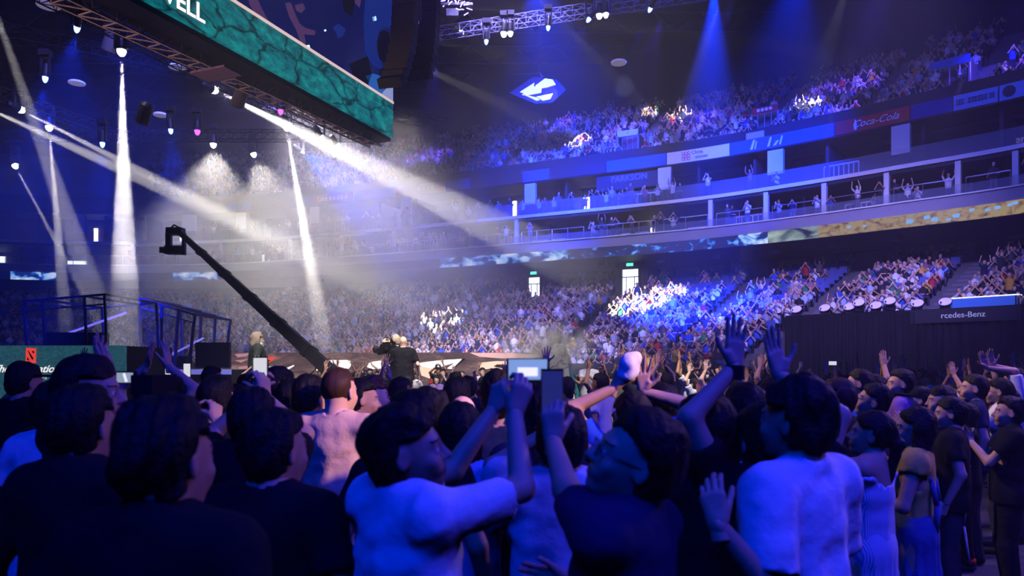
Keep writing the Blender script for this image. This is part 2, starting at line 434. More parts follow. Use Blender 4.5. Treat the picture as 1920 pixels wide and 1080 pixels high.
def np_mesh(name, parts, mats, parent=None, smooth=True):
    """parts: list of (V, F, material index) -> one mesh object"""
    vs = []; fs = []; mi = []; b = 0
    for V, Fc, m in parts:
        vs.append(V); fs.append(Fc+b); b += len(V)
        mi.append(m if isinstance(m, np.ndarray) else np.full(len(Fc), m))
    V = np.concatenate(vs).astype(np.float32); Q = np.concatenate(fs).astype(np.int32); mi = np.concatenate(mi).astype(np.int32)
    me = bpy.data.meshes.new(name); me.vertices.add(len(V)); me.vertices.foreach_set('co', V.ravel())
    k = Q.shape[1]; me.loops.add(Q.size); me.loops.foreach_set('vertex_index', Q.ravel())
    me.polygons.add(len(Q)); me.polygons.foreach_set('loop_start', np.arange(0, Q.size, k, dtype=np.int32))
    me.polygons.foreach_set('material_index', mi)
    me.update(calc_edges=True)
    return link(name, me, mats, parent, smooth)

def xf(V, M):
    M = np.array(M); return V@M[:3,:3].T+M[:3,3]

# ---------------------------------------------------------------- heads (face towards +Y, origin = centre of the head)
_HEAD = {}
def head_mesh(h, kind='m', scale=1.):
    key = (h, kind)
    if key in _HEAD: return _HEAD[key]
    f = Field((-.11,-.13,-.2), (.11,.15,.15), h)
    w = .94 if kind == 'f' else 1.
    f.ell((0,-.012,.03), (.074,.094,.094), .02); f.ell((0,.03,-.035), (.058*w,.062,.082), .035)
    f.ell((0,.058,-.092), (.026*w,.026,.022), .03)                              # chin
    f.cone((0,-.03,-.05), (0,-.045,-.2), .056*w, .06*w, .03)                    # neck
    if h < .009:
        f.cone((-.032,.074,.022), (.032,.074,.022), .012, .012, .02)            # brow
        for q in (-1, 1):
            f.ell((q*.031,.099,.0), (.021,.016,.013), .012, sub=True)
            f.ell((q*.031,.077,.0), (.0145,.0145,.0135), .004)
            f.cone((q*.041,.066,-.03), (q*.03,.070,-.05), .018, .018, .02)      # cheek
        f.cone((0,.088,.008), (0,.108,-.026), .008, .0125, .012)
        f.ell((-.011,.098,-.031), (.008,.009,.007), .006); f.ell((.011,.098,-.031), (.008,.009,.007), .006)
        f.ell((0,.088,-.056), (.025,.012,.007), .008); f.ell((0,.086,-.067), (.021,.012,.0075), .008)
        f.ell((0,.101,-.0615), (.022,.008,.0016), .003, sub=True)
    else:
        f.cone((0,.088,.008), (0,.104,-.026), .01, .013, .012)
    for q in (-1, 1):
        M = Matrix.Rotation(q*.35, 3, 'Z')
        f.ell((q*.078,-.012,-.004), (.009,.019,.032), .008, M)
        if h < .009: f.ell((q*.086,-.004,.0), (.006,.010,.018), .006, M, sub=True)
    V, Q = f.mesh()
    c = V[Q].mean(1); mi = np.zeros(len(Q), int)                                 # 0 skin 1 lips/brow 2 eye white 3 iris
    if h < .009:
        x, y, z = np.abs(c[:,0]), c[:,1], c[:,2]
        mi[(y > .08)&(x < .024)&(z > -.073)&(z < -.05)] = 1
        mi[(y > .068)&(x > .014)&(x < .05)&(z > .021)&(z < .029)] = 3
        e = ((x-.031)/.0135)**2+((z-0)/.0058)**2 < 1
        mi[e&(y > .07)] = 2; mi[e&(y > .07)&(np.abs(x-.031) < .006)] = 3
    _HEAD[key] = (V, Q, mi); return _HEAD[key]

def wob(x, y, z, s=1., p=0.):
    return (np.sin(31*s*x+17*s*y+p)+np.sin(-23*s*y+29*s*z+2*p+1)+np.sin(27*s*z-19*s*x+3*p+2))/3

_HAIR = {}
def hair_mesh(h, kind, seed=0):
    key = (h, kind, seed)
    if key in _HAIR: return _HAIR[key]
    low = -.2 if kind in ('short','crop','wave','messy') else -.46
    f = Field((-.16,-.2,low), (.16,.15,.2), h)
    t = {'crop':.004,'short':.013,'messy':.017,'wave':.018,'bob':.02,'long':.018,'pony':.014,'mane':.026}[kind]
    f.ell((0,-.014,.034), (.078,.098,.096), .02, off=t)
    if kind != 'crop': f.ell((0,.035,.09), (.05,.045,.03), .03, off=t*.25)        # fringe volume
    if kind in ('short','messy','wave'): f.ell((0,-.058,-.03), (.058,.045,.06), .04, off=t*.2)
    if kind == 'bob': f.ell((0,-.035,-.06), (.088,.075,.10), .04)
    if kind in ('long','mane'):
        L = -.42 if kind == 'long' else -.17
        f.cone((0,-.05,.0), (0,-.085,L+.07), .088, .075 if kind == 'long' else .085, .04, sq=(1.15,.62,1))
        for q in (-1,1): f.cone((q*.07,-.01,.0), (q*.085,-.02,L+.09), .03, .03, .03)
    if kind == 'pony':
        f.cone((0,-.11,.04), (0,-.145,-.02), .022, .03, .02); f.cone((0,-.145,-.02), (0,-.12,-.40), .032, .014, .02)
    a = .003 if kind == 'crop' else (.010 if kind == 'messy' else .006)
    f.disp(lambda x, y, z: a*wob(x, y, z, 1.6, seed)+a*.6*wob(x, y, z*.4, 4.5, seed+1)+a*.35*wob(x, y, z*.3, 9, seed+2))
    f.disp(lambda x, y, z: .9*t*np.clip((y-.015)/.08, 0, 1)+0*x+0*z)
    # open the face: cut everything in front of the hair line
    hl = .062 if kind != 'crop' else .07
    x, y, z = f._xyz(tuple(slice(0, len(q)) for q in f.ax))
    side = .012 if kind in ('bob','long','mane') else -.012
    cut1 = np.maximum(np.maximum(side-y, z-(hl+.012*np.sin(40*x+seed))), -.0*z-1)        # in front of ears, below hair line
    cut2 = np.maximum(np.abs(x)-.2, -1)
    f.D = np.maximum(f.D, -np.maximum(cut1, cut2)).astype(np.float32)
    if kind in ('short','crop','messy','wave','pony'):                                     # clear ears and nape
        for q in (-1, 1): f.ell((q*.088,-.004,-.03), (.028,.03,.05), .006, sub=True)
        if kind != 'pony':
            cut = np.maximum(z+.072-.25*(y+.05), -1); f.D = np.maximum(f.D, -cut).astype(np.float32)
        else:
            x, y, z = f._xyz(tuple(slice(0, len(q)) for q in f.ax))
            f.D = np.maximum(f.D, -np.maximum(z+.05, -.1-y)).astype(np.float32)
    V, Q = f.mesh(); _HAIR[key] = (V, Q); return _HAIR[key]

def extra_head(h, kind):
    f = Field((-.13,-.16,-.3), (.13,.21,.2), h)
    if kind == 'beard':
        f.ell((0,.05,-.095), (.06,.055,.062), .02); f.ell((0,.088,-.045), (.03,.014,.008), .01)
        for q in (-1,1): f.cone((q*.07,.0,-.02), (q*.045,.05,-.09), .014, .026, .02)
        f.disp(lambda x, y, z: .006*wob(x, y, z, 2.5)); f.ell((0,.106,-.0615), (.016,.02,.004), .004, sub=True)
    if kind == 'cap':
        f.ell((0,-.012,.04), (.086,.106,.098), .01); f.halfspace((0,0,.035), (0,.12,-.99))
        f.ell((0,.12,.045), (.07,.085,.009), .01); 
    return f.mesh()

# ---------------------------------------------------------------- hands (right hand: fingers +Z, palm faces +Y, thumb on +X ... mirrored for left)
_HAND = {}
def hand_mesh(h, pose):
    key = (h, pose)
    if key in _HAND: return _HAND[key]
    f = Field((-.085,-.06,-.05), (.105,.12,.225), h)
    curl = {'open':(.08,.05,.05,.1),'spread':(.05,.0,.05,.1),'relax':(.5,.55,.6,.65),'grip':(.85,.9,.95,1.),'fist':(1.45,1.5,1.5,1.5),'pinch':(.9,.5,.4,.35)}[pose]
    sp = {'open':.06,'spread':.2,'relax':.03,'grip':.02,'fist':0.,'pinch':.08}[pose]
    f.cone((0,0,-.05), (0,0,.012), .026, .025, .01, sq=(1,.72,1))
    for k, x in enumerate((.027,.009,-.009,-.026)):                                # metacarpals: index ... little
        f.cone((x*.55,0,.01), (x,.0,.088-abs(x-.009)*.25), .014, .0125, .012, sq=(1,.9,1))
    f.cone((.018,.008,.02), (.03,.012,.045), .016, .014, .012)
    L = ((.043,.026,.022),(.047,.029,.023),(.043,.027,.022),(.033,.02,.02))
    for k, x in enumerate((.027,.009,-.009,-.026)):
        p = Vector((x, 0, .088-abs(x-.009)*.25)); c = curl[k]; a = 0.; s0 = (1.5-k)*sp
        r = (.0092,.0095,.009,.008)[k]
        for j in range(3):
            a += c*(.75,1.,.7)[j]; d = Vector((math.sin(s0)*math.cos(a), math.sin(a), math.cos(a)*math.cos(s0)))
            q = p+d*L[k][j]; f.cone(p, q, r, r*.9, .004); p = q; r *= .92
    ta = {'open':.75,'spread':.95,'relax':.45,'grip':.5,'fist':.2,'pinch':.4}[pose]; tf = {'open':.2,'spread':.1,'relax':.5,'grip':.9,'fist':1.2,'pinch':.95}[pose]
    p = Vector((.022,.008,.022)); r = .0125
    for j, l in enumerate((.04,.032,.026)):
        a = ta*(1,.9,.5)[j]; b = tf*(.6,.9,1.2)[j]
        d = Vector((math.sin(a)*math.cos(b), math.sin(b), math.cos(a)*math.cos(b))).normalized(); q = p+d*l
        f.cone(p, q, r, r*.88, .008 if j == 0 else .004); p = q; r *= .86
    V, Q = f.mesh(); _HAND[key] = (V, Q); return _HAND[key]

def basis(z, yhint):
    """matrix whose Z looks along z and Y as near yhint as it can"""
    z = Vector(z).normalized(); y = Vector(yhint); y = (y-z*y.dot(z))
    if y.length < 1e-4: y = z.orthogonal()
    y.normalize(); x = y.cross(z)
    return Matrix(((x.x,y.x,z.x),(x.y,y.y,z.y),(x.z,y.z,z.z)))

# ---------------------------------------------------------------- person
SKIN = mat('skin', rgb(205,160,132), .5, spec=.35); SKIN2 = mat('skin_tan', rgb(178,128,98), .5, spec=.35); SKIN3 = mat('skin_fair', rgb(226,182,160), .5, spec=.35)
LIPS = mat('lips', rgb(165,92,84), .45); EYEW = mat('eye_white', rgb(225,222,218), .3); IRIS = mat('brow_iris', rgb(26,20,18), .4)
HAIRM = {'black': mat('hair_black', rgb(16,14,17), .62, spec=.25, bump=.5, nscale=60), 'brown': mat('hair_brown', rgb(62,40,28), .6, spec=.25), 'grey': mat('hair_grey', rgb(178,160,138), .6), 'red': mat('hair_auburn', rgb(92,50,34), .5), 'white': mat('beard_white', rgb(225,222,214), .7)}

def cloth(name, col, **k): return mat('cloth_'+name, col, .85, spec=.15, sheen=.2, **k)

def ik(Sh, W, l1, l2, hint):
    Sh = Vector(Sh); W = Vector(W); d = W-Sh; D = min(d.length, (l1+l2)*.995); d.normalize(); W = Sh+d*D
    a = (l1*l1-l2*l2+D*D)/(2*D); hh = math.sqrt(max(0, l1*l1-a*a)); n = Vector(hint)-d*Vector(hint).dot(d)
    if n.length < 1e-4: n = d.orthogonal()
    return Sh+d*a+n.normalized()*hh, W

ARM = {  # wrist offset from its own shoulder (x outwards), elbow hint, hand direction or None, palm normal, hand pose
    'down': ((.13,.03,-.49), (.4,-1,0), None, (-1,.2,0), 'relax'),
    'bent': ((-.02,.28,-.22), (.5,-.3,-1), None, (-.9,0,.3), 'relax'),
    'clap': ((-.16,.30,-.06), (.6,-.2,-1), (-.25,.5,.85), (-1,.1,0), 'open'),
    'claphigh': ((-.15,.24,.22), (.9,.1,-.6), (-.15,.2,1), (-1,.1,0), 'open'),
    'overhead': ((-.10,.08,.46), (1,.1,0), (-.2,.1,1), (-1,.15,0), 'open'),
    'up': ((.06,.10,.50), (.8,.2,0), (0,.05,1), (0,1,0), 'spread'),
    'wave': ((.16,.14,.40), (.9,.2,-.3), (.1,.1,1), (0,1,.1), 'spread'),
    'phone': ((-.10,.36,.16), (.8,.1,-1), (-.25,.35,.8), (-.8,.55,.1), 'grip'),
    'phonehigh': ((-.10,.26,.36), (.9,.1,-.5), (-.2,.25,.9), (-.8,.5,.1), 'grip'),
    'face': ((-.12,.20,.10), (.7,.1,-1), (-.35,-.05,.9), (-.3,-1,0), 'relax'),
    'cross': ((-.26,.17,-.22), (.7,.2,-1), (-1,.15,.1), (0,-1,0), 'relax'),
    'hip': ((.10,-.02,-.36), (1,-.4,0), (-.6,.2,-.6), (-1,0,0), 'fist'),
}
def body_pose(p):
    """joint positions in metres, local frame (x right, y forward)"""
    k = p.get('height', 1.72)/1.75; J = {}
    g = 1.+(-.06 if p.get('sex') == 'f' else 0.); sw = .178*k*g*p.get('bulk', 1.)**.5
    lean = p.get('lean', 0.); sit = p.get('sit', 0.)
    hipz = .93*k
    J['k'] = k; J['hip'] = [Vector((q*.092*k, 0, hipz)) for q in (-1, 1)]; J['pel'] = Vector((0,0,hipz+.05*k))
    def up(z, y=0., x=0.):                                       # along the spine
        t = (z-.98)*k; return Vector((x, y+math.sin(lean)*t, hipz+.05*k+math.cos(lean)*t))
    J['waist'] = up(1.12); J['chest'] = up(1.32, .0); J['neck'] = up(1.50, -.02*k); J['headb'] = up(1.545, -.012*k)
    J['sh'] = [up(1.435, -.012*k, q*sw) for q in (-1, 1)]
    st = p.get('stance', .1)
    J['knee'] = [Vector((q*(.1+st*.25)*k, .03*k, .49*k)) for q in (-1, 1)]; J['ank'] = [Vector((q*(.09+st*.5)*k, -.02*k, .085*k)) for q in (-1, 1)]
    if p.get('step'):
        J['ank'][1] += Vector((0,-p['step']*k,0)); J['knee'][1] += Vector((0,-p['step']*.35*k,0))
    if p.get('seated'):
        dz = -(hipz-.5*k)
        for n in ('hip','sh'): J[n] = [v+Vector((0,0,dz)) for v in J[n]]
        for n in ('pel','waist','chest','neck','headb'): J[n] = J[n]+Vector((0,0,dz))
        J['knee'] = [Vector((q*.13*k, .42*k, .50*k)) for q in (-1,1)]; J['ank'] = [Vector((q*.13*k, .40*k, .085*k)) for q in (-1,1)]
    J['el'] = []; J['wr'] = []; J['hd'] = []; J['pn'] = []; J['hp'] = []
    for i, q in enumerate((-1, 1)):
        a = p['arms'][i]; a = ARM[a] if isinstance(a, str) else a
        off = Vector((a[0][0]*q, a[0][1], a[0][2]))*k; W = J['sh'][i]+off; hint = Vector((a[1][0]*q, a[1][1], a[1][2]))
        sh = J['sh'][i]+Vector((0,0,max(0., off.z)*.10)); J['sh'][i] = sh
        e, w_ = ik(sh, W, .285*k, .255*k, hint); J['el'].append(e); J['wr'].append(w_)
        hd = (w_-e).normalized() if a[2] is None else Vector((a[2][0]*q, a[2][1], a[2][2])).normalized()
        J['hd'].append(hd); J['pn'].append(Vector((a[3][0]*q, a[3][1], a[3][2]))); J['hp'].append(a[4])
    hy, hpz, hr = p.get('head', (0,0,0))
    J['HM'] = Matrix.Translation(J['headb']) @ Euler((math.radians(hpz), math.radians(hr), math.radians(hy)), 'ZXY').to_matrix().to_4x4() @ Matrix.Translation((0,.03*k,.09*k)) @ Matrix.Scale(k*p.get('hs', 1.06), 4)
    return J

def torso(f, J, p, off=0., loose=0.):
    k = J['k']; b = p.get('bulk', 1.)*k; fm = p.get('sex') == 'f'; w = .93 if fm else 1.
    f.cone(J['pel']-Vector((0,0,.05*k)), J['waist'], .150*b, (.118 if fm else .132)*b, .04, sq=(1,.74,1), off=off+loose)
    f.cone(J['waist'], J['chest'], (.118 if fm else .134)*b, .158*b*w, .05, sq=(1,.70,1), off=off+loose*.7)
    f.cone(J['chest'], (J['sh'][0]+J['sh'][1])/2-Vector((0,0,.06*k)), .158*b*w, .12*b*w, .05, sq=(1,.68,1), off=off)
    mid = (J['sh'][0]+J['sh'][1])/2
    f.cone(J['sh'][0]*.82+mid*.18, J['sh'][1]*.82+mid*.18, .062*b, .062*b, .06, off=off)
    for i in (0,1): f.cone(J['neck']+Vector((0,0,.01*k)), J['sh'][i]*.9+mid*.1+Vector((0,0,.01)), .042*k, .046*k, .05, off=off)
    if p.get('belly'): f.ell(J['waist']+Vector((0,.08*k,-.02*k)), (.12*b,.10*b*p['belly'],.14*b), .06, off=off)
    if fm: 
        for q in (-1,1): f.ell(J['chest']+Vector((q*.065*k,.085*k,-.005)), (.05*k,.045*k,.05*k), .04, off=off)
def arm(f, J, i, off=0., t=1., k_=.03, loose=0.):
    k = J['k']; a, e, w_ = J['sh'][i], J['el'][i], J['wr'][i]
    if t <= 1: f.cone(a, a+(e-a)*t, .052*k, (.052-.012*t)*k, k_, off=off+loose)
    if t > 1:
        f.cone(a, e, .052*k, .04*k, k_, off=off+loose); f.cone(e, e+(w_-e)*(t-1), .041*k, (.041-.014*(t-1))*k, .015, off=off+loose*.8)
def legs(f, J, p, off=0., low=0.):
    k = J['k']; b = p.get('bulk', 1.)**.5
    for i in (0,1):
        f.cone(J['hip'][i]+Vector((0,0,.0)), J['knee'][i], .088*k*b, .058*k*b, .035, off=off)
        f.cone(J['knee'][i], J['ank'][i], .056*k*b, .038*k, .02, off=off+low)
        if off == 0: f.cone(J['knee'][i]*.7+J['ank'][i]*.3+Vector((0,-.012*k,0)), J['knee'][i]*.4+J['ank'][i]*.6+Vector((0,-.01*k,0)), .05*k, .04*k, .03)

def bounds(J, pad=.2, low=None):
    pts = [J['pel'], J['headb'], J['chest']]+J['hip']+J['sh']+J['knee']+J['ank']+J['el']+J['wr']
    lo = [min(v[i] for v in pts)-pad for i in range(3)]; hi = [max(v[i] for v in pts)+pad for i in range(3)]
    lo[2] = max(lo[2], -.01) if low is None else low
    return lo, hi

def person(p, M=None, prop_tint=False):
    """p: description; returns the root (skin body, with hair, clothes and shoes as children)"""
    J = body_pose(p); k = J['k']; res = p.get('res', .014); hres = p.get('hres', .006); fres = p.get('fres', .0045)
    sleeve = p.get('sleeve', .62); top = p.get('top', 'tee'); bottom = p.get('bottom', 'trousers'); fm = p.get('sex') == 'f'
    fig = []                                                     # ---- skin
    lo, hi = bounds(J); f = Field(lo, hi, res)
    torso(f, J, p); [arm(f, J, i, 0, 2.) for i in (0,1)]; legs(f, J, p)
    f.cone(J['neck']-Vector((0,0,.03)), J['headb']+Vector((0,.0,.04*k)), .06*k, .053*k, .03)
    for i in (0,1): f.cone(J['ank'][i]-Vector((0,.02*k,.04*k)), J['ank'][i]+Vector((0,.14*k,-.05*k)), .036*k, .028*k, .02)
    V, Q = f.mesh(); fig.append((V, Q, 0))
    V, Q, mi = head_mesh(hres, 'f' if fm else 'm'); fig.append((xf(V, J['HM']), Q, mi))
    for i, q in enumerate((-1,1)):
        V, Q = hand_mesh(fres, J['hp'][i]); V = V.copy(); Q2 = Q
        Mb = basis(J['hd'][i], J['pn'][i])
        x = Mb.col[0]; side = (1 if (J['pn'][i].cross(J['hd'][i])).dot(x) > 0 else -1)
        # thumb side: right palm forward, fingers up -> thumb points to the body (-x); left the other way
        mir = -1 if q > 0 else 1
        V[:,0] *= mir
        if mir < 0: Q2 = Q[:, ::-1]
        if p.get('flip'): V[:,0] *= -1; Q2 = Q2[:, ::-1]
        T = Matrix.Translation(J['wr'][i]) @ Mb.to_4x4() @ Matrix.Scale(k*(.92 if fm else 1.)*p.get('hand', 1.), 4)
        fig.append((xf(V, T), Q2, 0))
    root = np_mesh('person', fig, [p.get('skin', SKIN), LIPS, EYEW, IRIS])
    # ---- hair
    hk = p.get('hair', 'short')
    if hk != 'bald':
        V, Q = hair_mesh(p.get('hairres', hres*1.15), hk, p.get('seed', 0) % 4)
        np_mesh('hair', [(xf(V, J['HM']), Q, 0)], [HAIRM[p.get('haircol', 'black')]], root)
    if p.get('beard'):
        V, Q = extra_head(hres, 'beard'); np_mesh('beard', [(xf(V, J['HM']), Q, 0)], [HAIRM['white']], root)
    if p.get('cap'):
        V, Q = extra_head(hres, 'cap'); np_mesh('cap', [(xf(V, J['HM']), Q, 0)], [p['cap']], root)
    if p.get('glasses'):
        g = MB()
        for q in (-1,1):
            pts = [J['HM'] @ Vector((q*.033+.021*math.cos(t), .104-.006*abs(math.cos(t)), .0+.016*math.sin(t))) for t in np.linspace(0, 2*PI, 13)]
            g.path(pts, .0016*k, 4); g.tube(J['HM'] @ Vector((q*.054,.098,.004)), J['HM'] @ Vector((q*.08,-.005,.006)), .0016*k, n=4)
        g.tube(J['HM'] @ Vector((-.012,.108,.004)), J['HM'] @ Vector((.012,.108,.004)), .0016*k, n=4)
        g.build('glasses', p.get('glasses_mat', mat('glasses_black', rgb(12,12,14), .3)), root)
    # ---- top
    sd = p.get('seed', 0)
    def folds(amp, zc):
        def fn(x, y, z):
            th = np.arctan2(x, y); lowm = np.clip((zc-z)/.35, 0, 1)
            return -amp*lowm*np.sin(th*6+sd+4*z)-amp*.6*wob(x, y, z, .55, sd)-amp*.5*wob(x, y*.6, z*1.5, 1.3, sd+2)-amp*.22*wob(x, y, z*1.2, 2.6, sd+4)
        return fn
    if top:
        lo, hi = bounds(J, .2, J['pel'].z-.25*k); f = Field(lo, [hi[0], hi[1], J['neck'].z+max(.12, 0)+(.35 if max(v.z for v in J['el']) > J['neck'].z else .0)], res)
        lz = p.get('loose', .02 if not fm else .012)
        torso(f, J, p, .012, lz)
        hem = J['pel'].z-p.get('hem', .12)*k
        if hem < J['pel'].z-.03 and not p.get('seated'):
            for i in (0,1): f.cone(J['hip'][i], J['hip'][i]*.8+J['knee'][i]*.2, .088*k*p.get('bulk',1)**.5, .08*k, .04, off=.024+lz*.4)
            f.cone((J['pel'].x, J['pel'].y, hem-.02), J['waist'], .152*k*p.get('bulk',1), .138*k*p.get('bulk',1), .03, sq=(1,.8,1), off=lz+.012)
        for i in (0,1):
            arm(f, J, i, .012, sleeve, .03, p.get('slloose', .012 if top == 'tee' else .008))
        f.disp(folds(p.get('fold', .006), J['chest'].z+.05))
        # clean hem, sleeves and neckline
        f.halfspace((0,0,hem), (0,0,-1))
        D0 = f.D
        for i in (0,1):
            a, e, w_ = J['sh'][i], J['el'][i], J['wr'][i]
            if sleeve <= 1: c = a+(e-a)*sleeve; n = (e-a).normalized()
            else: c = e+(w_-e)*(sleeve-1); n = (w_-e).normalized()
            # cut only near the limb
            x, y, z = f._xyz(tuple(slice(0, len(q)) for q in f.ax))
            d = (x-c[0])*n[0]+(y-c[1])*n[1]+(z-c[2])*n[2]
            rad = np.sqrt(np.maximum(0, (x-c[0])**2+(y-c[1])**2+(z-c[2])**2-d*d))
            cutv = np.maximum(np.maximum(-d, d-.075), rad-.094)
            f.D = np.maximum(f.D, -cutv).astype(np.float32)
        f.cone(J['neck']-Vector((0,-.005,.015)), J['headb']+Vector((0,0,.3)), (.066 if top != 'offshoulder' else .16)*k, .066*k if top != 'offshoulder' else .25*k, .008, sub=True)
        if top == 'offshoulder': f.halfspace((0,0,J['sh'][0].z-.035*k), (0,0,1))
        if top == 'polo' or top == 'jacket': 
            f.cone(J['neck']+Vector((0,.0,.005)), J['neck']+Vector((0,0,.035)), .075*k, .066*k, .012); f.cone(J['neck']+Vector((0,.01,-.01)), J['headb']+Vector((0,.0,.25)), .060*k, .062*k, .004, sub=True)
        V, Q = f.mesh(); nm = {'tee':'t_shirt','polo':'polo_shirt','jacket':'jacket','offshoulder':'dress_top'}[top]
        np_mesh(nm, [(V, Q, 0)], [p['topcol']], root)
    # ---- bottom
    if bottom == 'trousers' or bottom == 'shorts':
        lo, hi = bounds(J, .17); f = Field(lo, [hi[0], hi[1], J['waist'].z+.02], res)
        legs(f, J, p, .014, .008 if p.get('wide') is None else p['wide'])
        f.cone(J['pel']-Vector((0,0,.05*k)), J['waist'], .150*k*p.get('bulk',1), .134*k*p.get('bulk',1), .04, sq=(1,.74,1), off=.008)
        f.disp(lambda x, y, z: -.004*wob(x, y, z, .7, sd))
        f.halfspace((0,0,J['waist'].z-.07*k), (0,0,1)); f.halfspace((0,0,(.5*k if bottom == 'shorts' else .05*k)), (0,0,-1))
        V, Q = f.mesh(); np_mesh('trousers' if bottom == 'trousers' else 'shorts', [(V, Q, 0)], [p['botcol']], root)
    elif bottom == 'skirt':
        f = Field((-.45,-.4,p.get('skirtz',.12)*k-.03), (.45,.4,J['waist'].z+.06), res)
        z1 = p.get('skirtz',.12)*k
        f.cone((0,0,z1), J['pel'], .25*k, .165*k, .03, sq=(1,.8,1)); f.cone(J['pel'], J['waist'], .155*k, .122*k, .03, sq=(1,.74,1), off=.022)
        f.disp(lambda x, y, z: -.014*np.clip((J['waist'].z-.1-z)/.4, 0, 1)*np.sin(np.arctan2(x, y)*17+sd+1.5*np.sin(z*5))-.005*wob(x,y,z,.7))
        f.halfspace((0,0,z1), (0,0,-1)); f.halfspace((0,0,J['waist'].z+.02*k), (0,0,1))
        V, Q = f.mesh(); np_mesh('skirt', [(V, Q, 0)], [p['botcol']], root)
    # ---- shoes
    if p.get('shoes', True):
        for i in (0,1):
            a = J['ank'][i]; f = Field((a.x-.09,a.y-.12,-.005), (a.x+.09,a.y+.25,.16), max(.008, res*.7))
            f.cone((a.x,a.y-.03*k,.045*k), (a.x,a.y+.15*k,.035*k), .042*k, .038*k, .02, sq=(1,1,.95)); f.cone((a.x,a.y-.01,.05), (a.x,a.y,.10*k), .04*k, .043*k, .02)
            f.halfspace((0,0,.0), (0,0,-1)); V, Q = f.mesh(); np_mesh('shoe', [(V, Q, 0)], [p.get('shoecol', mat('shoe_black', rgb(20,20,24), .5))], root)
    root['_wr'] = 0; del root['_wr']
    return root, J

def put(root, x, y, heading, label, cat='person', group=None, z=0.):
    root.location = (x, y, z); root.rotation_euler = (0,0,math.radians(heading)); tag(root, label, cat, group); return root
def kids(o): return [c for c in bpy.data.objects if c.parent == o]
# ================================================================== RIGGING, BIG SCREEN, BOARDS
DJ = Vector((.3698,.929,0)).normalized(); NJ = Vector((-.929,.3698,0))     # along the big screen, and across it away from the camera
m_truss = mat('truss_alu', rgb(205,185,180), .35, metal=.6)
m_lens = mat('lens_white', (1,1,1), emit=(1.,.97,.92), es=30); m_lensb = mat('lens_blue', (.1,.2,1), emit=(.08,.16,1.), es=14); m_lensp = mat('lens_magenta', (.6,.1,1), emit=(.75,.1,.9), es=2.2)
m_lensbw = mat('lens_bluewhite', (.6,.6,1), emit=(.5,.5,1.), es=14); m_disc = mat('lamp_disc', (.8,.75,.9), emit=(.6,.5,.95), es=.22)

def truss(name, a, b, w, label, m=m_truss, r=.028, seg=None, parent=None):
    a = Vector(a); b = Vector(b); d = (b-a).normalized(); u = Vector((0,0,1)); s = d.cross(u).normalized(); L = (b-a).length
    n = max(2, int(L/(seg or w*1.15))); mb = MB()
    C = [(-w/2,-w/2),(w/2,-w/2),(w/2,w/2),(-w/2,w/2)]
    def q(t, c): return a+d*(L*t)+s*c[0]+u*c[1]
    for c in C: mb.tube(q(0,c), q(1,c), r, n=5)
    br = MB()
    for i in range(n):
        for j in range(4):
            c, e = C[j], C[(j+1) % 4]
            br.tube(q(i/n, c), q((i+1)/n, e) if i % 2 else q((i+1)/n, e), r*.6, n=4); br.tube(q(i/n, c), q(i/n, e), r*.6, n=4)
    root = empty(name, a, 0, label, 'truss', 'lighting trusses')
    for o, nm in ((mb, 'chord'), (br, 'brace')):
        k = o.build(nm, m, root); k.data.transform(Matrix.Translation(-a))
    return root

# ---- the hanging video cube: ribbon board, screen, frame
A0 = P(737,257,24); zb = A0.z; zt = P(737,195,24).z; Lj = 17.
def J_(t, z, off=0.): v = A0-DJ*t+NJ*off; v.z = z; return v
def led_stone():
    m = bpy.data.materials.new('ribbon_stone_image'); m.use_nodes = True; nt = m.node_tree; b = nt.nodes['Principled BSDF']
    tc = nt.nodes.new('ShaderNodeTexCoord'); mp = nt.nodes.new('ShaderNodeMapping'); mp.inputs['Scale'].default_value = (1.1,1.1,2.2)
    nz = nt.nodes.new('ShaderNodeTexNoise'); nz.inputs['Scale'].default_value = 2.4; nz.inputs['Detail'].default_value = 9; nz.inputs['Roughness'].default_value = .68
    vo = nt.nodes.new('ShaderNodeTexVoronoi'); vo.feature = 'DISTANCE_TO_EDGE'; vo.inputs['Scale'].default_value = 1.1
    n2 = nt.nodes.new('ShaderNodeTexNoise'); n2.inputs['Scale'].default_value = 1.8; n2.inputs['Detail'].default_value = 5
    mxv = nt.nodes.new('ShaderNodeMix'); mxv.data_type = 'RGBA'; mxv.inputs[0].default_value = .38
    nt.links.new(tc.outputs['Object'], mp.inputs[0]); nt.links.new(mp.outputs[0], nz.inputs['Vector']); nt.links.new(mp.outputs[0], n2.inputs['Vector'])
    nt.links.new(mp.outputs[0], mxv.inputs[6]); nt.links.new(n2.outputs['Color'], mxv.inputs[7]); nt.links.new(mxv.outputs[2], vo.inputs['Vector'])
    cr = nt.nodes.new('ShaderNodeValToRGB'); e = cr.color_ramp.elements; e[0].position = .33; e[0].color = (*rgb(0,52,66),1); e[1].position = .72; e[1].color = (*rgb(18,158,152),1)
    k = cr.color_ramp.elements.new(.52); k.color = (*rgb(4,108,116),1)
    rr = nt.nodes.new('ShaderNodeMapRange'); rr.inputs[1].default_value = 0; rr.inputs[2].default_value = .05; rr.inputs[3].default_value = .12; rr.inputs[4].default_value = 1
    mul = nt.nodes.new('ShaderNodeMix'); mul.data_type = 'RGBA'; mul.blend_type = 'MULTIPLY'; mul.inputs[0].default_value = 1
    nt.links.new(nz.outputs['Fac'], cr.inputs[0]); nt.links.new(vo.outputs['Distance'], rr.inputs[0]); nt.links.new(cr.outputs[0], mul.inputs[6]); nt.links.new(rr.outputs[0], mul.inputs[7])
    b.inputs['Base Color'].default_value = (0,0,0,1); nt.links.new(mul.outputs[2], b.inputs['Emission Color']); b.inputs['Emission Strength'].default_value = .95
    return m
m_ribbon = led_stone()
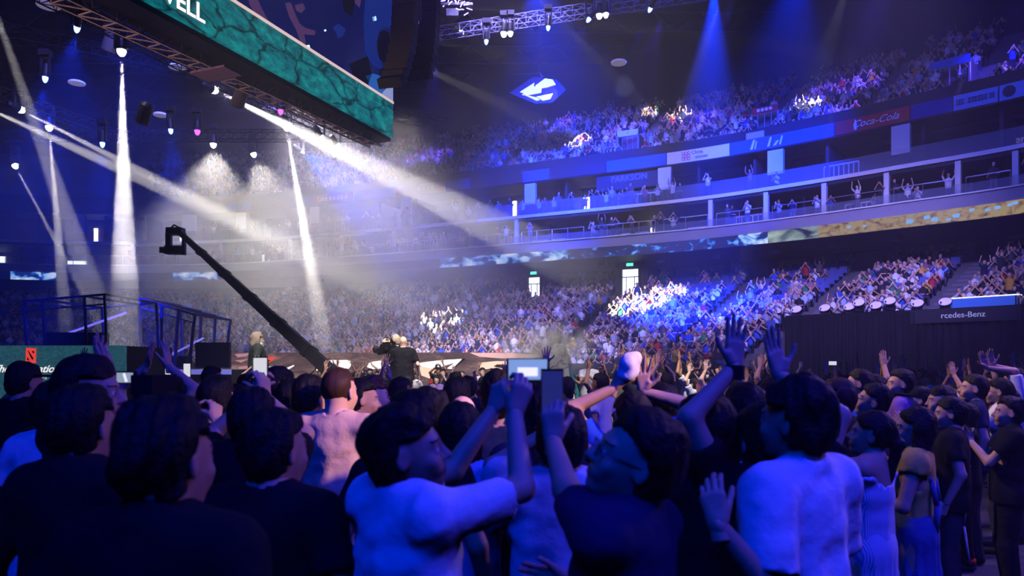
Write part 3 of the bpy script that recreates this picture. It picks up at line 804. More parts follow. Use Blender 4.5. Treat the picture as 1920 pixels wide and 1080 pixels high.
root = empty('video_screen', J_(Lj/2, zb), 0, 'huge hanging video screen above the stage with a teal stone ribbon below', 'video screen')
def child(mb, name, m, smooth=False):
    o = mb.build(name, m, root, smooth); o.data.transform(Matrix.Translation(-root.location)); return o
mb = MB(); mb.prism([J_(0,zb), J_(Lj,zb), J_(Lj,zt), J_(0,zt)], -NJ*.0+NJ*.12); rib = child(mb, 'ribbon_display', m_ribbon)
m_case = mat('screen_case', rgb(10,10,16), .6)
m_scr = mat('screen_crowd', (.0,.002,.02), .3, emit=rgb(0,10,82), es=.8)
# the case sits behind the displays
mb = MB(); mb.prism([J_(-.05,zb-.05,.13), J_(Lj,zb-.05,.13), J_(Lj,16.6,.13), J_(-.05,16.6,.13)], NJ*.7); child(mb, 'screen_case', m_case)
mb = MB(); mb.prism([J_(0,zt+.1,.03), J_(Lj,zt+.1,.03), J_(Lj,16.5,.03), J_(0,16.5,.03)], NJ*.1); child(mb, 'main_display', m_scr)
mb = MB(); mb.prism([J_(0,zt,-.03), J_(Lj,zt,-.03), J_(Lj,zt+.07,-.03), J_(0,zt+.07,-.03)], NJ*.1); child(mb, 'light_strip', mat('strip_warm', (1,.8,.7), emit=(1.,.72,.62), es=.75))
# the crowd picture on the display: flat shapes of light lying on it
def on_screen(pts, m, nm, off=.018):
    """pts: pixel outline in the photo, carried onto the display plane"""
    out = []
    for (px, py) in pts:
        dx, dz = (px-960)/F, (HZ-py)/F          # ray (dx,1,dz); plane through A0+NJ*off
        Y = NJ.dot(Vector((A0.x, A0.y, 0))+NJ*off)/(NJ.x*dx+NJ.y); out.append(Vector((dx*Y, Y, H+dz*Y)))
    mb = MB(); mb.prism(out, NJ*.008); return child(mb, nm, mb and m)
sk = mat('image_skin', (0,0,0), emit=rgb(96,62,118), es=.55); sb = mat('image_shirt', (0,0,0), emit=rgb(40,98,188), es=.8); sw_ = mat('image_white', (0,0,0), emit=rgb(150,165,225), es=.8); sd_ = mat('image_dark', (0,0,0), emit=rgb(0,2,26), es=.6); sg = mat('image_phone', (1,1,1), emit=(.5,.85,1.), es=2.); sm = mat('image_midblue', (0,0,0), emit=rgb(10,40,130), es=.8)
for pts, m, nm in [
    ([(463,-12),(478,-12),(497,28),(512,52),(503,58),(485,34),(470,12)], sk, 'image_arm'),
    ([(535,6),(545,4),(556,32),(570,62),(574,84),(566,86),(556,56),(543,32)], sk, 'image_arm'),
    ([(553,38),(572,52),(592,58),(590,66),(570,64),(556,56)], sk, 'image_arm'),
    ([(526,62),(534,58),(541,66),(538,80),(530,78)], sk, 'image_hand'),
    ([(553,10),(568,6),(573,16),(565,24),(556,20)], sk, 'image_hand'),
    ([(624,52),(634,44),(648,54),(644,68),(634,72),(630,60)], sm, 'image_sleeve'),
    ([(686,-12),(740,-12),(737,70),(722,56),(712,60),(706,90),(716,130),(700,124),(684,98),(682,40)], sm, 'image_shirt'),
    ([(712,55),(728,50),(737,66),(737,110),(724,122),(710,108),(706,78)], sd_, 'image_head'),
    ([(686,142),(700,138),(714,142),(722,156),(718,176),(706,182),(694,166)], sb, 'image_shirt'),
    ([(715,176),(726,164),(737,154),(737,204),(724,196)], sw_, 'image_shirt'),
    ([(697,158),(710,150),(722,140),(737,132),(737,152),(722,166),(708,184),(697,172)], sb, 'image_shirt'),
    ([(712,130),(726,122),(737,128),(737,150),(722,156),(712,146)], sd_, 'image_head'),
    ([(663,-12),(680,-12),(674,14),(666,6)], sk, 'image_hand'),
    ([(640,-12),(668,-12),(660,30),(646,22)], sd_, 'image_head'),
    ([(655,120),(690,105),(697,140),(690,160),(668,152)], sd_, 'image_head'),
    ([(570,86),(580,84),(582,92),(573,94)], sg, 'image_phone_light'), ([(698,32),(705,30),(706,38),(699,40)], sg, 'image_phone_light'),
    ([(608,56),(611,55),(612,58),(609,59)], sg, 'image_phone_light')]:
    on_screen(pts, m, nm)
# WELL, the end of a name running along the ribbon
Wc = None
def rib_pt(px, py):
    dx, dz = (px-960)/F, (HZ-py)/F; Y = NJ.dot(Vector((A0.x,A0.y,0))-NJ*.02)/(NJ.x*dx+NJ.y); return Vector((dx*Y, Y, H+dz*Y))
q = rib_pt(338, 3)
o = place_text('lettering', 'WELL', .56, q, DJ, (0,0,1), mat('letters_white', (1,1,1), emit=(1,1,1), es=1.15), None, depth=.008, bold=.008)
o.parent = root; o.data.transform(Matrix.Translation(-root.location))
# truss pair under the screen
tA = lambda px, py, z: Vector(((px-960)/F*((z-H)*F/(HZ-py)), (z-H)*F/(HZ-py), z))
truss('truss', tA(110,-20,9.35), tA(398,118,9.35), .46, 'nearer lattice truss running under the big screen, lit pinkish', r=.026)
truss('truss', tA(428,133,9.35), tA(705,262,9.35), .46, 'farther lattice truss under the big screen, warm lit along its lower edge', r=.026)
mb = MB(); mb.prism([J_(0,zb-.02,.1), J_(Lj,zb-.02,.1), J_(Lj,zb-.02,1.0), J_(0,zb-.02,1.0)], Vector((0,0,-.12))); child(mb, 'underside_panel', m_case)
mb = MB(); mb.box((0,0,0),(1.1,.6,.05)); o = mb.build('floodlight_panel', mat('panel_mauve', rgb(120,100,130), .6)); o.location = tA(405,138,9.1); o.rotation_euler.z = -.38
tag(o, 'flat pale panel between the two trusses below the big screen', 'panel')

# ---- line array loudspeakers beside the big screen
def line_array(px, ytop, ybot, Y, w, label, bend):
    zt_, zb_ = P(px,ytop,Y).z, P(px,ybot,Y).z; n = 13; h = (zt_-zb_)/n; x = P(px,0,Y).x
    root = empty('line_array', (x,Y,zb_), -.25, label, 'loudspeaker', 'line array loudspeakers')
    for i in range(n):
        z = zt_-zb_-h*(i+.5); t = i/(n-1); yy = -bend*t**3; tilt = bend*.5*t*t
        mb = MB(); M = Matrix.Rotation(tilt, 3, 'X')
        pr = [Vector((-w/2,-.30,-h*.47)),Vector((w/2,-.30,-h*.47)),Vector((w/2*.8,.35,-h*.4)),Vector((-w/2*.8,.35,-h*.4))]
        pr = [M @ p+Vector((0,yy+.0,z)) for p in pr]; mb.prism(pr, M @ Vector((0,0,h*.9)))
        mb.build('speaker_box', m_case, root)
    mb = MB(); mb.tube((0,0,zt_-zb_),(0,0,zt_-zb_+6),.05); mb.build('hanging_cable', m_steel, root)
line_array(763, -60, 186, 22.5, .72, 'black curved column of loudspeakers just right of the big screen', 1.1)
line_array(805, -60, 166, 26., .80, 'second black loudspeaker column, farther right of the big screen', .8)

# ---- trusses with lamps
truss('truss', (-14.2,13.5,11.55), (-7.6,30.6,11.55), .4, 'dark truss carrying the bright beam lamps left of the big screen', m_black, .022)
truss('truss', (-21,18,11.55), (-16.4,31,11.55), .4, 'dark truss at the far left carrying two white beam lamps', m_black, .022)
truss('truss', (-22,30.3,11.5), (-5.8,30.3,11.5), .4, 'dark cross truss carrying the wide flood lamps over the stage', m_black, .022)
truss('truss', (-24,24,14.5), (-3.5,38,14.5), .5, 'dim high truss behind the beams at upper left', m_black, .03)
truss('truss', (-4.5,31.6,16.2), (17,24.6,16.2), .42, 'long thin truss crossing the top of the hall with paired blue lamps', mat('truss_blue', rgb(130,134,190), .5), .018)

def lamp(px, py, Y, tgt, m, label, size=.22, kind='head', cat='stage lamp', group='stage lamps'):
    p = P(px, py, Y); t = Vector(tgt)-p; t.normalize()
    r = empty('stage_lamp', p, 0, label, cat, group); Mq = t.to_track_quat('-Z','Y').to_matrix()
    h = MB(); h.lathe([(size*.45,.42),(size*.62,.34),(size*.7,.1),(size*.66,.012)], (0,0,0), 12, Mq); h.build('lamp_head', m_steel, r)
    g = MB(); g.lathe([(size*.62,.03),(size*.62,-.03),(size*.5,-.10),(size*.3,-.15),(size*.08,-.17)], (0,0,0), 12, Mq); g.build('lens', m, r)
    y = MB(); y.box((0,0,.62),(size*1.9,.1,.06)); y.box((-size*.9,0,.35),(.05,.1,.6)); y.box((size*.9,0,.35),(.05,.1,.6)); y.box((0,0,.74),(.3,.25,.18)); y.build('yoke', m_steel, r)
    return p

# ---- advertising boards of the ribbon between the upper bowl and the suites
FS = lambda px: S(px, 1.85)
bo = {'blue': mat('board_blue', rgb(28,92,200), .6, noise=.15, nscale=.6), 'deep': mat('board_deepblue', rgb(16,30,150), .6), 'red': mat('board_red', rgb(190,34,44), .6), 'white': mat('board_white', rgb(238,236,240), .6), 'pale': mat('board_pale', rgb(110,150,225), .6), 'dark': mat('board_dark', rgb(40,42,60), .6)}
LT = mat('letter_white', rgb(240,240,240), .6); LR = mat('letter_red', rgb(214,32,44), .6); LB = mat('letter_navy', rgb(30,34,80), .6); LG = mat('letter_grey', rgb(120,124,150), .5); LC = mat('letter_silver', rgb(190,195,210), .5, emit=(.5,.55,.7), es=.25)
def board(p0, p1, c, label, z0=16.02, z1=16.86, o_=1.86, text=None, tm=None, ts=.5, tpx=None, shear=0., bold=.0, font_up=0., cat='advertising board', glyphs=()):
    s0, s1 = S(p0, o_), S(p1, o_); mid = (s0+s1)/2; base = B(mid, o_, z0); a = math.atan2(bt(mid).y, bt(mid).x)
    r = empty('advertising_board', base, 0, label, cat, 'balcony advertising boards')
    k = sweep('panel', [(o_-.05,z0),(o_-.05,z1),(o_+.02,z1),(o_+.02,z0)], s0+.03, s1-.03, bo[c], .7); k.parent = r; k.data.transform(Matrix.Translation(-base))
    if text:
        for tx, px_, sz, mm, sh in (text if isinstance(text, list) else [(text, tpx or (p0+p1)/2, ts, tm, shear)]):
            s = S(px_, o_); d = bt(s)
            q = place_text('lettering', tx, sz, B(s, o_-.10, (z0+z1)/2+font_up), d, (0,0,1), mm, None, depth=.01, shear=sh, bold=bold); q.parent = r; q.data.transform(Matrix.Translation(-base))
    if glyphs:                                                   # lettering too small to read in the photograph: the marks it leaves
        g = MB()
        for px_, kind in glyphs:
            s = S(px_, o_); d = bt(s); c = B(s, o_-.10, (z0+z1)/2); a_ = math.atan2(d.y, d.x)
            if kind == 1: g.path([c+d*(.17*math.cos(t))+Vector((0,0,.17*math.sin(t))) for t in np.linspace(0,2*PI,11)], .03, 4)
            else:
                w_ = .26 if kind == 0 else .34
                for k_ in range(3): g.box(c+Vector((0,0,(k_-1)*.12)), (w_*(1-.25*(k_ % 2)),.02,.035), a_)
                g.box(c-d*(w_*.3), (.035,.02,.3), a_); g.box(c+d*(w_*.25), (.035,.02,.26), a_)
        q = g.build('lettering', LB if c == 'pale' or p0 > 1700 else LT, None); q.parent = r; q.data.transform(Matrix.Translation(-base))
    return r, base, a
board(425,470,'blue','blue board at far left of the ribbon above the white pillar')
board(560,588,'blue','short blue board left of the red lettered board')
board(588,664,'red','red board with pale lettering on the far left of the ribbon', glyphs=((600,1),(607,0),(613,0),(621,0),(628,0),(635,0),(642,0),(650,0)))
board(664,742,'blue','blue board behind the bright diagonal beam, right of the first red board')
board(742,836,'red','dark red board with small pale lettering behind the diagonal beam', glyphs=((786,0),(795,0),(803,0),(811,0)))
board(836,882,'blue','small blue board right of the second red board')
board(882,980,'dark','dark board with a faint swoosh between two blue boards')
board(980,1030,'blue','small bright blue board with a white mark above a white pillar')
board(1030,1137,'dark','dark board left of the long pale blue one')
board(1137,1250,'blue','long blue board directly left of the white sponsor board')
r, base, a = board(1250,1369,'white','white board with a red knot emblem and small dark lettering', text=[('China',1308,.34,LB,0),('unicom',1316,.30,LB,0)])
# move the two words to two lines, add the knot emblem
kd = [c for c in bpy.data.objects if c.parent == r and c.name.startswith('lettering')]
kd[0].location.z += .17; kd[1].location.z -= .16
s = S(1287,1.86); mb = MB(); d = bt(s)
for i in range(-1,2):
    for j in range(-1,2):
        if abs(i)+abs(j) <= 2:
            c = B(s,1.76,16.44)+d*(i*.2)+Vector((0,0,j*.2)); pts = [c+d*(.095*math.cos(t))+Vector((0,0,.095*math.sin(t))) for t in np.linspace(0,2*PI,9)]; mb.path(pts, .02, 4)
k = mb.build('knot_emblem', LR, None); k.parent = r; k.data.transform(Matrix.Translation(-base))
r, base, a = board(1369,1565,'blue','long blue board with white painted strokes right of the white board')
mb = MB()
for px_, w_, h_ in [(1407,.18,.62),(1415,.1,.5),(1439,.16,.6),(1450,.2,.3),(1461,.14,.55)]:
    s = S(px_,1.86); c = B(s,1.76,16.15); d = bt(s); mb.prism([c, c+d*w_, c+d*(w_*2.0)+Vector((0,0,h_)), c+d*(w_*1.2)+Vector((0,0,h_))], bn(s)*.02)
k = mb.build('brush_strokes', LT, None); k.parent = r; k.data.transform(Matrix.Translation(-base))
board(1565,1707,'red','red board with white script lettering and a bottle, right side', text=[('Coca-Cola',1641,.6,LT,.45)], bold=.004)
s = S(1605,1.86); mb = MB(); mb.lathe([(.05,0),(.09,.05),(.085,.22),(.1,.34),(.05,.5),(.035,.62)], B(s,1.74,16.1), 10)
tag(mb.build('bottle_sign', LT), 'small pale bottle figure standing out at the left of the red board', 'sign')
board(1707,1787,'deep','dark blue plain board right of the red script board')
board(1787,1873,'pale','pale blue board with dim lettering near the right edge', glyphs=((1798,0),(1803,0),(1822,2),(1834,2),(1846,2),(1861,0)))
r, base, a = board(1873,1960,'pale','pale board with a dark round badge at the right edge')
s = S(1893,1.86); mb = MB(); M = Matrix.Rotation(math.atan2(bt(s).y,bt(s).x), 3, 'Z') @ Matrix.Rotation(PI/2, 3, 'X'); mb.lathe([(.3,-.02),(.3,.02)], B(s,1.76,16.45), 16, M); k = mb.build('round_badge', LB, None); k.parent = r; k.data.transform(Matrix.Translation(-base))
board(1118,1234,'dark','dark signboard with a wide spaced shop name under the blue board', z0=14.75, z1=15.9, o_=2.3, text='PARKSON', tm=LG, ts=.62, tpx=1180, bold=.006, font_up=.2, cat='signboard')
# blocks and boards standing inside the upper bowl (stair mouths)
def vom(px, k, w, h, c, label, text=None, tm=None):
    o_ = 2.9+k*UROW; s = S(px, o_); z = 16.7+k*URISE; r = empty('stair_mouth', B(s,o_,z), math.atan2(bt(s).y, bt(s).x), label, 'stair mouth', 'upper bowl stair mouths')
    mb = MB(); mb.box((-w/2,.9,.5),(.2,2.2,1.4)); mb.box((w/2,.9,.5),(.2,2.2,1.4)); mb.box((0,1.9,.9),(w,.2,1.9)); mb.build('side_walls', m_conc, r)
    mb = MB(); mb.box((0,-.15,h/2+1.15),(w,.08,h)); mb.build('sign_panel', bo[c], r)
    mb = MB(); [mb.tube((-w/2+i*w/4,-.2,0),(-w/2+i*w/4,-.2,1.1),.025) for i in range(5)]; mb.tube((-w/2,-.2,1.1),(w/2,-.2,1.1),.03); mb.build('handrail', m_metal, r)
    if text: t = text_mesh(text, h*.7, depth=.01); t.transform(Matrix.Translation((0,-.22,h/2+1.15)) @ Matrix.Rotation(PI/2,4,'X')); t.materials.clear(); link('lettering', t, tm, r)
vom(1178,4,1.7,.45,'white','stair mouth with a white sign and red tick among the upper crowd','✓',LR)
vom(1435,4,1.9,.45,'red','stair mouth under a red sign in the upper crowd','●●●●',LT)
vom(1782,5,2.2,.5,'blue','stair mouth with a dim blue sign at upper right','---',LB)
vom(905,2,1.6,.4,'dark','dark stair mouth in the upper crowd left of centre')
mb = MB(); s = S(1418,2.2); mb.box((0,0,0),(1.2,.1,.5)); o = mb.build('blank_panel', mat('cream_panel', rgb(170,160,150), .6)); o.location = B(s,2.0,17.1); o.rotation_euler.z = math.atan2(bt(s).y,bt(s).x); tag(o, 'blank cream panel above the blue board right of centre', 'panel')

# ---- LED ribbon on the lower balcony front
def led_band(name, cols, scale, th, seed, bg, es=1.2):
    m = bpy.data.materials.new(name); m.use_nodes = True; nt = m.node_tree; b = nt.nodes['Principled BSDF']; b.inputs['Base Color'].default_value = (.01,.01,.015,1); b.inputs['Roughness'].default_value = .4
    uv = nt.nodes.new('ShaderNodeUVMap'); uv.uv_map = 'UVMap'; mp = nt.nodes.new('ShaderNodeMapping'); mp.inputs['Location'].default_value = (seed, seed*.3, 0); mp.inputs['Scale'].default_value = (.8,1.3,1)
    nz = nt.nodes.new('ShaderNodeTexNoise'); nz.inputs['Scale'].default_value = scale; nz.inputs['Detail'].default_value = 5; nz.inputs['Distortion'].default_value = .6
    cr = nt.nodes.new('ShaderNodeValToRGB'); el = cr.color_ramp.elements; el[0].position = th; el[0].color = (*bg,1); el[1].position = min(.99, th+.25); el[1].color = (*cols[-1],1)
    for i, c in enumerate(cols[:-1]): e = cr.color_ramp.elements.new(th+.04+.16*(i/len(cols))); e.color = (*c,1)
    nt.links.new(uv.outputs[0], mp.inputs[0]); nt.links.new(mp.outputs[0], nz.inputs['Vector']); nt.links.new(nz.outputs['Fac'], cr.inputs[0]); nt.links.new(cr.outputs[0], b.inputs['Emission Color']); b.inputs['Emission Strength'].default_value = es
    return m
lm_dark = mat('band_dark', rgb(16,20,50), .4, emit=rgb(14,20,70), es=.35)
lm_blue = led_band('band_blue_balls', [rgb(10,50,130), rgb(40,140,240), rgb(170,215,255)], 1.9, .52, 3, rgb(14,24,70), .9)
lm_white = led_band('band_blue_white', [rgb(30,90,190), rgb(130,180,240), rgb(240,240,250)], 1.2, .42, 9, rgb(20,40,110), 1.1)
lm_gold = led_band('band_gold', [rgb(88,62,44), rgb(150,116,66), rgb(205,180,120)], 3.2, .28, 5, rgb(34,24,44), .55)
lm_stone = led_band('band_stone', [rgb(60,70,90), rgb(110,130,130), rgb(190,215,205)], .8, .36, 12, rgb(24,26,40), .75)
for p0, p1, m, lab in [(-60,20,lm_dark,'dark unlit stretch at the far left edge'),(20,106,lm_white,'with blue and red creature picture at the far left'),(106,325,lm_dark,'unlit stretch behind the tall white beam'),(325,410,lm_white,'with pale blue picture under the crane head'),(410,825,lm_dark,'unlit stretch in the smoky haze'),(825,915,lm_white,'with glittering white and blue picture in the haze'),(915,1065,lm_white,'with white picture under the bright beam end'),(1065,1385,lm_blue,'with glowing blue balls on dark'),(1385,1440,lm_white,'with white and warm bursts of light'),(1440,1535,lm_stone,'with a grey stone ring picture'),(1535,1960,lm_gold,'with golden rock texture along the right')]:
    s0, s1 = S(p0,-.95), S(p1,-.95); q = sweep('led_band', [(-1.0,9.36),(-1.0,10.05),(-.92,10.05),(-.92,9.36)], s0, s1, m, 1.1); tag(q, 'balcony light band segment '+lab, 'led screen', 'balcony light bands')
# blue stones flying over the golden part
for i, (px_, z, r_) in enumerate([(1592,9.85,.2),(1621,9.8,.17),(1705,9.75,.33),(1738,9.85,.28),(1753,9.7,.3),(1779,9.6,.2),(1793,9.75,.3),(1822,9.95,.2),(1851,9.85,.2),(1870,9.9,.25),(1894,9.95,.2),(1904,10.0,.22)]):
    s = S(px_,-1.02); mb = MB(); c = B(s,-1.03,z-.1); d = bt(s); pts = [c+d*(r_*.6*math.cos(t)*(1+.3*math.sin(3*t+i)))+Vector((0,0,r_*.5*math.sin(t)*(1+.3*math.cos(2*t)))) for t in np.linspace(0,2*PI,9)[:-1]]
    mb.prism(pts, -bn(s)*.01); q = mb.build('image_stone', mat('image_ice', (0,0,0), emit=rgb(120,175,245), es=1.), None); 
    par = [o for o in bpy.data.objects if o.name.startswith('led_band') and 'golden' in o['label']][0]; q.parent = par

# ---- faceted white emblem sculpture hanging in the upper hall
root = empty('hanging_emblem', P(1012,168,50), 0, 'faceted white glowing diamond emblem hanging high in the hall', 'hanging sculpture')
m_em = mat('emblem_white', rgb(235,232,220), .5, emit=(.95,.92,.82), es=.72); m_ed = mat('emblem_dark', rgb(14,16,40), .5)
for pts, m, dy in [([(975,172),(1002,155),(1001,162),(984,174)], m_em, 0), ([(979,177),(1001,162),(1016,162),(1015,173),(988,178)], m_em, 0), ([(1004,160),(1022,147),(1036,149),(1042,158),(1026,163),(1006,166)], m_em, 0),
                   ([(985,178),(1004,182),(1012,187),(1006,188)], m_em, 0), ([(1006,181),(1037,175),(1032,185),(1018,188)], m_em, 0), ([(955,172),(1000,141),(1045,146),(1062,166),(1036,190),(1004,192)], m_ed, .25)]:
    mb = MB(); v = [P(a,b,50) + Vector((0,dy,0)) - root.location for a, b in pts]; mb.prism(v, (0,.15,0)); mb.build('white_facet' if m is m_em else 'dark_backing', m, root)
mb = MB(); mb.path([P(950,142,50)-root.location, P(975,139,50)-root.location, P(1012,137,50)-root.location, P(1018,145,50)-root.location], .05, 5); mb.tube((0,0,1),(0,0,14),.04); mb.build('hanging_frame', m_steel, root)
# LED pod at the top edge
root = empty('lamp_pod', P(848,10,30), 0, 'cluster of violet lit rods hanging at the top right of the loudspeakers', 'lamp pod'); mb = MB(); rr = random.Random(3)
for i in range(26):
    a = Vector((rr.uniform(-.75,.75), rr.uniform(-.3,.3), rr.uniform(-.25,.3))); mb.tube(a, a+Vector((rr.uniform(-.25,.25),0,rr.uniform(-.2,.2))), .022, n=4)
mb.build('light_rods', mat('rods_violet', (.4,.3,1), emit=(.45,.35,1.), es=3.), root); mb = MB(); mb.box((0,.2,.1),(1.7,.3,.1)); mb.box((0,.2,-.25),(.5,.3,.3)); mb.tube((0,.2,.1),(0,.2,4),.04); mb.build('pod_frame', m_steel, root)
# small dim ceiling lamps of the hall, upper left
for i, (px, py, r_, lab) in enumerate([(91,11,.42,'largest one at the top left'),(333,126,.33,'below the near truss'),(144,156,.3,'between the blue lamp and the tall beam'),(301,216,.26,'left of the diagonal beam'),(505,206,.26,'near the magenta lamp under the truss'),(1160,118,.3,'above the hanging emblem')]):
    p = P(px,py,28); mb = MB(); mb.lathe([(r_,-.02),(r_*1.03,.03),(r_*.9,.06)], p, 16); o = mb.build('downlight', m_disc); tag(o, 'pale round hall downlight, '+lab, 'downlight', 'hall downlights')
for i, (px, py, lab) in enumerate([(208,76,'grey tubular lamp housing just above the tall beam lamp'),(271,212,'bluish tubular lamp housing between two beams'),(450,181,'brownish tubular lamp housing under the near truss end')]):
    p = P(px,py,22); mb = MB(); M = Matrix.Rotation(.5,3,'Y') @ Matrix.Rotation(.3,3,'X'); mb.lathe([(.13,-.35),(.2,-.3),(.2,.25),(.12,.35)], (0,0,0), 14, M); o = mb.build('lamp_housing', mat('housing_grey', rgb(110,104,120), .45, metal=.3)); o.location = p; tag(o, lab, 'stage lamp')
# ================================================================== STAGE, LED WALLS, BOOTHS, CRANE
ST = .75
def rock_img(name, cols, es, scale=1.5, seed=0):
    m = bpy.data.materials.new(name); m.use_nodes = True; nt = m.node_tree; b = nt.nodes['Principled BSDF']; b.inputs['Base Color'].default_value = (.02,.02,.02,1)
    tc = nt.nodes.new('ShaderNodeTexCoord'); mp = nt.nodes.new('ShaderNodeMapping'); mp.inputs['Location'].default_value = (seed,0,seed); mp.inputs['Scale'].default_value = (.6,1,2.2)
    nz = nt.nodes.new('ShaderNodeTexNoise'); nz.inputs['Scale'].default_value = scale; nz.inputs['Detail'].default_value = 9; nz.inputs['Roughness'].default_value = .72; nz.inputs['Distortion'].default_value = .8
    cr = nt.nodes.new('ShaderNodeValToRGB'); el = cr.color_ramp.elements; el[0].position = .32; el[0].color = (*cols[0],1); el[1].position = .72; el[1].color = (*cols[2],1); k = cr.color_ramp.elements.new(.5); k.color = (*cols[1],1)
    nt.links.new(tc.outputs['Object'], mp.inputs[0]); nt.links.new(mp.outputs[0], nz.inputs['Vector']); nt.links.new(nz.outputs['Fac'], cr.inputs[0]); nt.links.new(cr.outputs[0], b.inputs['Emission Color']); b.inputs['Emission Strength'].default_value = es
    return m
# stage deck: rocky printed floor, purple lit front step
def rock_floor():
    m = bpy.data.materials.new('stage_rock_floor'); m.use_nodes = True; nt = m.node_tree; b = nt.nodes['Principled BSDF']
    tc = nt.nodes.new('ShaderNodeTexCoord'); nz = nt.nodes.new('ShaderNodeTexNoise'); nz.inputs['Scale'].default_value = 2.2; nz.inputs['Detail'].default_value = 9; nz.inputs['Roughness'].default_value = .75
    cr = nt.nodes.new('ShaderNodeValToRGB'); el = cr.color_ramp.elements; el[0].position = .36; el[0].color = (*rgb(52,46,48),1); el[1].position = .68; el[1].color = (*rgb(196,182,168),1)
    nt.links.new(tc.outputs['Object'], nz.inputs['Vector']); nt.links.new(nz.outputs['Fac'], cr.inputs[0]); nt.links.new(cr.outputs[0], b.inputs['Base Color']); b.inputs['Roughness'].default_value = .6
    bp = nt.nodes.new('ShaderNodeBump'); bp.inputs['Distance'].default_value = .03; nt.links.new(nz.outputs['Fac'], bp.inputs['Height']); nt.links.new(bp.outputs['Normal'], b.inputs['Normal'])
    return m
root = empty('stage', (-5,14.1,0), 0, 'long low stage with rocky floor and violet lit front step', 'stage')
L0, L1 = -17., 3.2                           # x range, relative to root
def sb(nm, m, *boxes):
    mb = MB()
    for (x0,x1,y0,y1,z0,z1) in boxes: mb.box(((x0+x1)/2,(y0+y1)/2,(z0+z1)/2),(x1-x0,y1-y0,z1-z0))
    return mb.build(nm, m, root)
X0, X1 = -12., 7.6
sb('deck', rock_floor(), (X0,X1,.0,4.9,ST-.08,ST))
sb('plinth', m_dark, (X0,X1,.02,4.88,0,ST-.08))
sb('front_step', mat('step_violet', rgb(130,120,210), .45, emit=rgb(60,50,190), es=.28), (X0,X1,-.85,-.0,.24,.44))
sb('step_riser', m_black, (X0,X1,-.83,-.02,0,.24))
mb = MB()
for i in range(60):
    x = X0+(X1-X0)*i/60; mb.box((x+.12,-.87,.30),(.2,.03,.05), 0, Matrix.Rotation(.5,3,'Y'))
mb.box(((X0+X1)/2,-.88,.40),(X1-X0,.02,.025)); mb.box(((X0+X1)/2,-.88,.22),(X1-X0,.02,.025))
mb.build('light_strip', mat('strip_white', (1,1,1), emit=(.8,.75,1.), es=1.6), root)
sb('edge_strip', mat('strip_deck', (1,1,1), emit=(.9,.85,.9), es=.5), (X0,X1,4.84,4.9,ST,ST+.03))

# long low LED wall behind the stage with brown rock picture
Yw = 27.
def wp(px, py, off=0.): v = P(px, py, Yw-off); return v
root = empty('led_wall', (P(720,0,Yw).x, Yw, 0), 0, 'long low LED wall behind the stage showing brown rock and white shapes', 'led screen')
def wadd(mb, nm, m): o = mb.build(nm, m, root); o.data.transform(Matrix.Translation(-root.location)); return o
x0, x1 = P(432,0,Yw).x, P(1032,0,Yw).x; zt_ = P(0,661,Yw).z
mb = MB(); mb.box(((x0+x1)/2,Yw+.02,(zt_)/2),(x1-x0,.04,zt_)); wadd(mb, 'display', rock_img('rock_picture', [rgb(58,44,56), rgb(122,92,96), rgb(205,168,160)], .62, 1.3))
mb = MB(); mb.box(((x0+x1)/2,Yw+.25,(zt_)/2),(x1-x0+.1,.38,zt_)); wadd(mb, 'casing', m_dark)
iw = mat('picture_white', (1,1,1), emit=(1.,.97,.95), es=.92); ir = mat('picture_red', (1,.2,.1), emit=rgb(236,70,60), es=.95); ip = mat('picture_peach', (1,.7,.5), emit=rgb(240,196,170), es=.9); ibk = mat('picture_dark', (0,0,0), emit=rgb(40,30,34), es=.4); ipk = mat('picture_pink', (1,.7,.6), emit=rgb(214,150,150), es=.7)
def flat(pts, m, nm, off=.02):
    mb = MB(); mb.prism([wp(a, b, off) for a, b in pts], (0,-.006,0)); return wadd(mb, nm, m)
for pts, m, nm, off in [
    ([(490,669),(519,670),(505,680),(492,685)], ir, 'picture_red_mark', .02), ([(495,673),(508,676),(497,681)], ibk, 'picture_red_hole', .035),
    ([(532,692),(551,684),(552,686),(541,693),(530,697)], iw, 'picture_stroke', .02), ([(502,687),(530,687),(528,690),(503,690)], iw, 'picture_stroke', .02),
    ([(591,693),(604,682),(616,687),(607,696),(598,697)], iw, 'picture_white_shape', .02), ([(612,675),(650,675),(662,678),(655,690),(640,700),(628,704),(618,690)], iw, 'picture_white_shape', .02),
    ([(686,683),(700,678),(722,675),(742,676),(742,686),(726,690),(700,692),(688,690)], iw, 'picture_white_shape', .02),
    ([(782,681),(805,678),(830,675),(866,673),(858,686),(846,692),(838,691),(852,680),(826,688),(806,690),(790,687)], iw, 'picture_white_shape', .02),
    ([(868,672),(873,672),(851,692),(845,694)], ibk, 'picture_dark_bar', .03),
    ([(786,687),(828,692),(840,700),(812,712),(790,704)], ip, 'picture_peach_shape', .02),
    ([(902,680),(930,677),(966,678),(972,684),(968,696),(958,700),(930,690),(912,692),(896,698)], ip, 'picture_peach_shape', .02),
    ([(925,687),(932,683),(955,684),(966,697),(950,698),(940,690)], ibk, 'picture_dark_bar', .03),
    ([(600,706),(622,712),(640,720),(630,760),(600,760),(590,730)], iw, 'picture_white_shape', .02), ([(612,722),(628,724),(622,744),(610,742)], ibk, 'picture_dark_bar', .03),
    ([(440,664),(470,662),(462,668),(446,670)], ipk, 'picture_glint', .02), ([(448,688),(478,684),(470,690),(448,694)], ipk, 'picture_glint', .02),([(452,704),(492,698),(480,706),(456,710)], iw, 'picture_glint', .02),([(440,676),(466,673),(452,680)], ipk, 'picture_glint', .02),
    ([(880,661.5),(960,661.5),(1010,666),(1000,672),(940,672),(900,669)], ipk, 'picture_glint', .02)]:
    flat(pts, m, nm, off)
